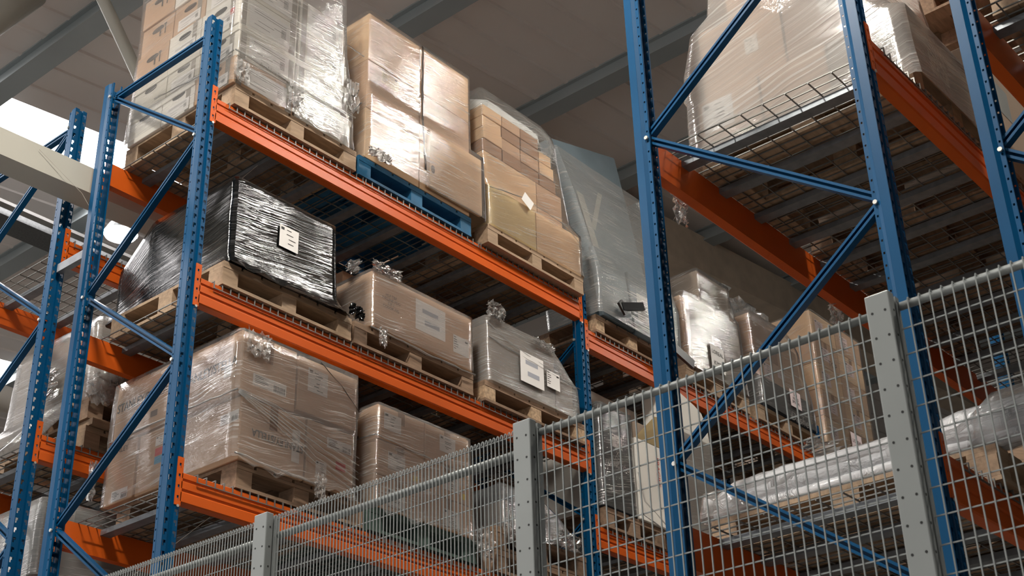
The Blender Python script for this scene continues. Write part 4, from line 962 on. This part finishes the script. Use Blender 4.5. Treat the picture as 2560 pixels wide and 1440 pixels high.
tag(crumple(None, (2.02, -1.955, 4.15), (.12, .05, .12), 144), 'second wisp of film hanging from the red-orange beam near the fence post', 'film')
for j, (x0, x1) in enumerate(((1.76, 2.50), (2.58, 3.30))):
    pallet('dark underside pallet on the foreground upper level, %s of the silvery load' % ('next right', 'two places right'), x0, x1, -2.90, -2.02, ZF1+.007, WOODD) if False else pallet('pallet seen from below on the foreground upper level, %s place right of the silvery load' % ('first', 'second')[j], x0, x1, -2.90, -2.02, ZF1+.007, WOODD)
    t = carton('dim carton block on the foreground upper level, %s place right of the silvery load' % ('first', 'second')[j], x0+.02, x1-.02, -2.89, -2.05, ZF1+.127, 5.05, CARD[4], None)
    on(t, 'F', x0+.22, 4.85, .18, .16, m=GREYB, lines='none')
pallet('pallet on the top foreground level near the upper right corner', 2.30, 3.0, -2.98, -2.1, 5.707, WOODD)
carton('wrapped white carton on the top foreground level, near the upper right corner', 2.31, 2.99, -2.95, -2.1, 5.826, 6.3, WHITEC, None)
# right edge rack loads
for j, (x0, x1) in enumerate(((.72, 1.48), (1.56, 2.3), (2.4, 3.1))):
    pallet('pallet on the right edge rack, %s from its upright frame' % ('nearest', 'second', 'third')[j], x0, x1, -4.12, -3.30, 4.313, WOOD if j == 0 else WOODD)
    carton('dim carton block on the right edge rack, %s from its upright frame' % ('nearest', 'second', 'third')[j], x0+.02, x1-.02, -4.1, -3.32, 4.433, 4.95, CARD[4], None)

# ------------------------------------------------------------------ foreground rack, lower level: long silver roll
pallet('long pallet with blocks under the silver roll, foreground lower level', .90, 1.66, -2.955, -1.905, ZF2+.007, WOOD)
t = thing('wrapped_roll', 'long silver film wrapped roll lying across the pallet behind the fence', 'roll', (1.0, -2.5, 3.022))
rr = random.Random(9); pts = []; rad = []; y = .62
while y > -1.0: pts.append((rr.uniform(-.004, .004), y, rr.uniform(-.004, .004))); rad.append(.070+rr.uniform(-.003, .003)+(.0 if y > -.3 else .012)); y -= .05
rad[0] = .03; rad[1] = .055
ROLLM = film_mat('silver wrapped film', (190, 190, 192), 0, 0, 1.5, tilt=.02, rough=.2, vs=30, us=8, opaque=True, bumps=1.0)
b = MB().tube(pts, rad, 20); b.uv = [(v[1]*1.5, math.atan2(v[2], v[0])*.07) for v in b.v]; b.build('roll_body', ROLLM, t, smooth=True)
b = MB().tube([(.0-.045, .60, -.062), (-.047, 0, -.062), (-.045, -.9, -.060)], .026, 12); b.uv = [(v[1]*1.5, v[2]) for v in b.v]; b.build('inner_tube', ROLLM, t, smooth=True)
ROLL = t
FT = film('', [(2.94, .885, 1.05, -2.10, -1.865), (2.95, .89, 1.02, -2.05, -1.86), (3.04, .91, 1.06, -1.98, -1.87)], F_CLEAR, cap=False, amp=.012, seed=153, name='film_bag'); FT.parent = ROLL; FT.location = FT.location-ROLL.location; [FT.pop(k, None) for k in ('label', 'category')]
tag(crumple(None, (1.12, -2.22, 3.16), (.2, .22, .05), 154), 'crumpled clear film heap lying on the silver roll', 'film')
o = film('', [(2.95, .875, 1.25, -3.28, -2.86), (3.05, .885, 1.24, -3.26, -2.88), (3.10, .92, 1.2, -3.2, -2.92)], F_GREY, crown=.02, amp=.014, seed=155, rc=.05, name='film_bag'); o.parent = ROLL; o.location = o.location-ROLL.location; [o.pop(k, None) for k in ('label', 'category')]
t = carton('tan carton behind the silver roll, seen through the fence right of the tall upright', 1.30, 1.64, -2.92, -2.60, 2.932, 3.22, CARD[0], None)
t = carton('darker tan carton behind the shiny grey bag at the right edge', 1.66, 2.2, -2.94, -2.55, 2.932, 3.20, CARD[2], None)
pallet('wooden pallet under the darker tan carton, foreground lower level', 1.70, 2.42, -2.93, -2.05, ZF2+.007, WOODD)
pallet('wooden pallet on the foreground lower level, right place beyond the fence post', 2.5, 3.25, -2.93, -2.05, ZF2+.007, WOODD)
carton('dim tan carton block on the foreground lower level, far right place', 2.52, 3.22, -2.9, -2.1, 2.935, 3.6, CARD[2], None)
t = thing('plastic_crate', 'blue plastic crate glimpsed between the racks at the right', 'crate', (3.35, -2.3, 2.81+.006))
MB().box(0, .40, 0, .34, 0, .26).build('crate_body', BLUEC, t)

# ------------------------------------------------------------------ loose strings
def string(label, pts, r=.0012, m=STRING):
    P = [Vector(p) for p in pts]; Q = []
    for a_, c_ in zip(P[:-1], P[1:]):
        for i in range(8):
            q = a_+(c_-a_)*i/8; Q.append(q)
    Q.append(P[-1]); tag(MB().tube(Q, r, 5).build('string', m), label, 'string')
string('pale string sagging from the lower deck across the rear beam, bottom left', [(.42, .30, 3.37), (.30, .50, 3.20), (.10, .64, 2.98), (-.05, .70, 2.80)])
string('thin cord hanging beneath the top deck above the black wrapped load', [(.50, .25, 5.20), (.44, .34, 5.10), (.42, .40, 5.04), (.30, .45, 5.02)])
string('thin cobweb like thread crossing the cream beam at the left', [(-.30, .915, 5.20), (-.05, .90, 5.06), (.02, .895, 4.98)])

# row spacers tying the two racks back to back
for z, lb in ((4.70, 'short grey steel spacer tying the second and third blue uprights together'), (3.05, 'lower grey steel spacer between the second and third blue uprights')):
    tag(MB().box(-.016, .016, .862, 1.085, z, z+.045).build('row_spacer', GALV), lb, 'rack spacer')
